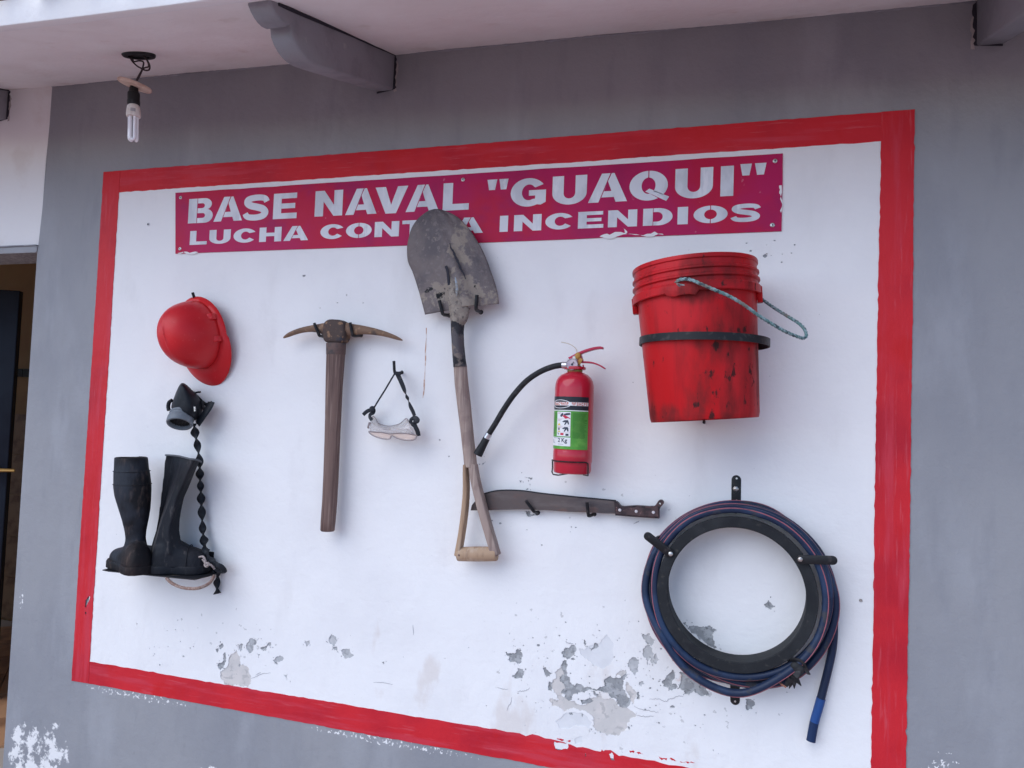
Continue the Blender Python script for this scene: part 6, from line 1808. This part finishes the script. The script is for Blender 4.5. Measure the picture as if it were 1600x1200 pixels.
# polar path: (turn angle in degrees from the right, counter clockwise), radius, distance from the wall
keys = [(152, 0.2177, 0.0675), (122, 0.2176, 0.0664), (92, 0.2167, 0.0705), (62, 0.2206, 0.0705), (32, 0.2175, 0.071), (2, 0.2089, 0.0748), (-28, 0.2034, 0.0749), (-58, 0.1995, 0.0783), (-88, 0.1985, 0.0781), (-118, 0.2006, 0.0839), (-148, 0.2004, 0.083), (-178, 0.1985, 0.0808), (-208, 0.2056, 0.0793), (-238, 0.2136, 0.0814), (-268, 0.2131, 0.0852), (-298, 0.2098, 0.0862), (-328, 0.2052, 0.0834), (-358, 0.2017, 0.0829), (-388, 0.202, 0.088), (-418, 0.205, 0.092), (-448, 0.2225, 0.09), (-478, 0.219, 0.086), (-508, 0.211, 0.084), (-538, 0.2229, 0.0682), (-568, 0.2211, 0.0629), (-598, 0.2213, 0.0585), (-628, 0.2175, 0.0631), (-658, 0.2139, 0.0584), (-688, 0.2175, 0.0572), (-718, 0.225, 0.0552), (-748, 0.2238, 0.0506), (-778, 0.2226, 0.0553), (-808, 0.2143, 0.0491), (-838, 0.2087, 0.0493), (-868, 0.2052, 0.0471), (-898, 0.2068, 0.0469), (-928, 0.2063, 0.0425), (-958, 0.2096, 0.0469), (-988, 0.215, 0.0422), (-1018, 0.2216, 0.0358), (-1048, 0.2242, 0.0391), (-1078, 0.2245, 0.0335), (-1108, 0.218, 0.0343), (-1138, 0.2148, 0.0357), (-1168, 0.2142, 0.0357), (-1198, 0.2214, 0.0318), (-1228, 0.225, 0.0297), (-1258, 0.2243, 0.0261), (-1288, 0.225, 0.0237), (-1318, 0.2222, 0.0272), (-1348, 0.2237, 0.0232), (-1378, 0.22, 0.0188), (-1425, 0.2205, 0.022)]
path = []
for a, r_, d_ in keys:
    t = radians(a)
    # inner turns sit on the drum, outer ones sag a little below it
    g_ = min(1, max(0, (r_ - .199) / .022))
    path.append(Vector((HCX + r_ * cos(t), -d_, HZ + (HCZ - HZ) * g_ + r_ * sin(t))))
path += [Vector(p) for p in ((2.2786, -0.0220, 1.1758), (2.2808, -0.0220, 1.1301), (2.2780, -0.0220, 1.0839), (2.2695, -0.0220, 1.0355), (2.2603, -0.0220, 0.9915), (2.2536, -0.0220, 0.9600))]
fine = spline(path, 9)
MB().tube(fine, HR, 14).build('tube', HOSE, hose, angle=180)
MB().tube(spline([(2.2550, -0.0220, 0.9648), (2.2503, -0.0220, 0.9443), (2.2443, -0.0220, 0.9205), (2.2409, -0.0220, 0.9063)], 4), HR * 1.12, 14).build('sleeve', HBLU, hose)
MB().tube(spline([(2.2422, -0.0220, 0.9126), (2.2383, -0.0220, 0.8907), (2.2345, -0.0220, 0.8642), (2.2338, -0.0220, 0.8595)], 4), [HR * 1.02] * 9 + [HR * 1.05] * 4, 14, flat=(1.08, .8)).build('tube_end', mat('dark_blue_hose_end', (.010, .028, .085), .5), hose, angle=50)
# the pink stripe runs along the outside of the tube and slowly turns round it
sp_ = []
for i, p in enumerate(fine):
    t = (fine[min(i + 1, len(fine) - 1)] - fine[max(i - 1, 0)]).normalized()
    rad = Vector((p.x - HCX, 0, p.z - HCZ))
    rad = (rad - t * rad.dot(t)).normalized()
    out_ = Vector((0, -1, 0))
    out_ = (out_ - t * out_.dot(t)).normalized()
    a = .75 + .9 * sin(i * .031 + .6) + .5 * sin(i * .013)
    sp_.append(p + (out_ * cos(a) + rad * sin(a)) * (HR - .0006))
MB().tube(sp_[:int(len(sp_) * .90)], .0015, 7).build('stripe', PINK, hose, angle=180)
tie = MB()
tc_ = Vector((2.1945, -0.0960, 1.0527))
tie.ball(tc_, .015, 12, 8, (1.1, .5, .85), Matrix.Rotation(radians(30), 3, 'Y'))
tie.tube(spline([(2.1905, -0.0920, 1.0554), (2.1958, -0.1000, 1.0437), (2.1904, -0.1000, 1.0326)], 4), .008, 8, flat=(1, .5))
for tip in ((2.1785, -0.0750, 0.9945), (2.1889, -0.0900, 1.0009), (2.2043, -0.0900, 1.0091)):
    b = Vector((2.1878, -0.0980, 1.0316))
    tie.tube([b + (Vector(tip) - b) * .0, b.lerp(Vector(tip), .45), Vector(tip)], [.0085, .0055, .0008], 8, flat=(1, .4))
tie.tube([(2.1808, -0.0980, 1.0262), (2.1705, -0.0880, 1.0036), (2.1680, -0.0800, 1.0036)], [.008, .004, .001], 8, flat=(1, .4))
tie.build('rubber_tie', RUBBER, hose)
tie2 = MB().tube(spline([(2.1761, -0.0700, 1.0574), (2.1857, -0.0960, 1.0709), (2.2026, -0.0980, 1.0677), (2.2119, -0.0900, 1.0517), (2.2212, -0.0500, 1.0285)], 4), .007, 8, flat=(1, .4)).build('tie_band', RUBBER, hose)
tw_ = MB().tube([(2.1509, -0.0750, 1.0102), (2.1616, -0.0920, 1.0067), (2.1704, -0.0900, 1.0013)], .0022, 6).build('twig', mat('reddish_twig', (.34, .15, .10), .8), None)
tag(tw_, 'thin reddish twig caught under the rubber tie of the coiled hose', 'twig')
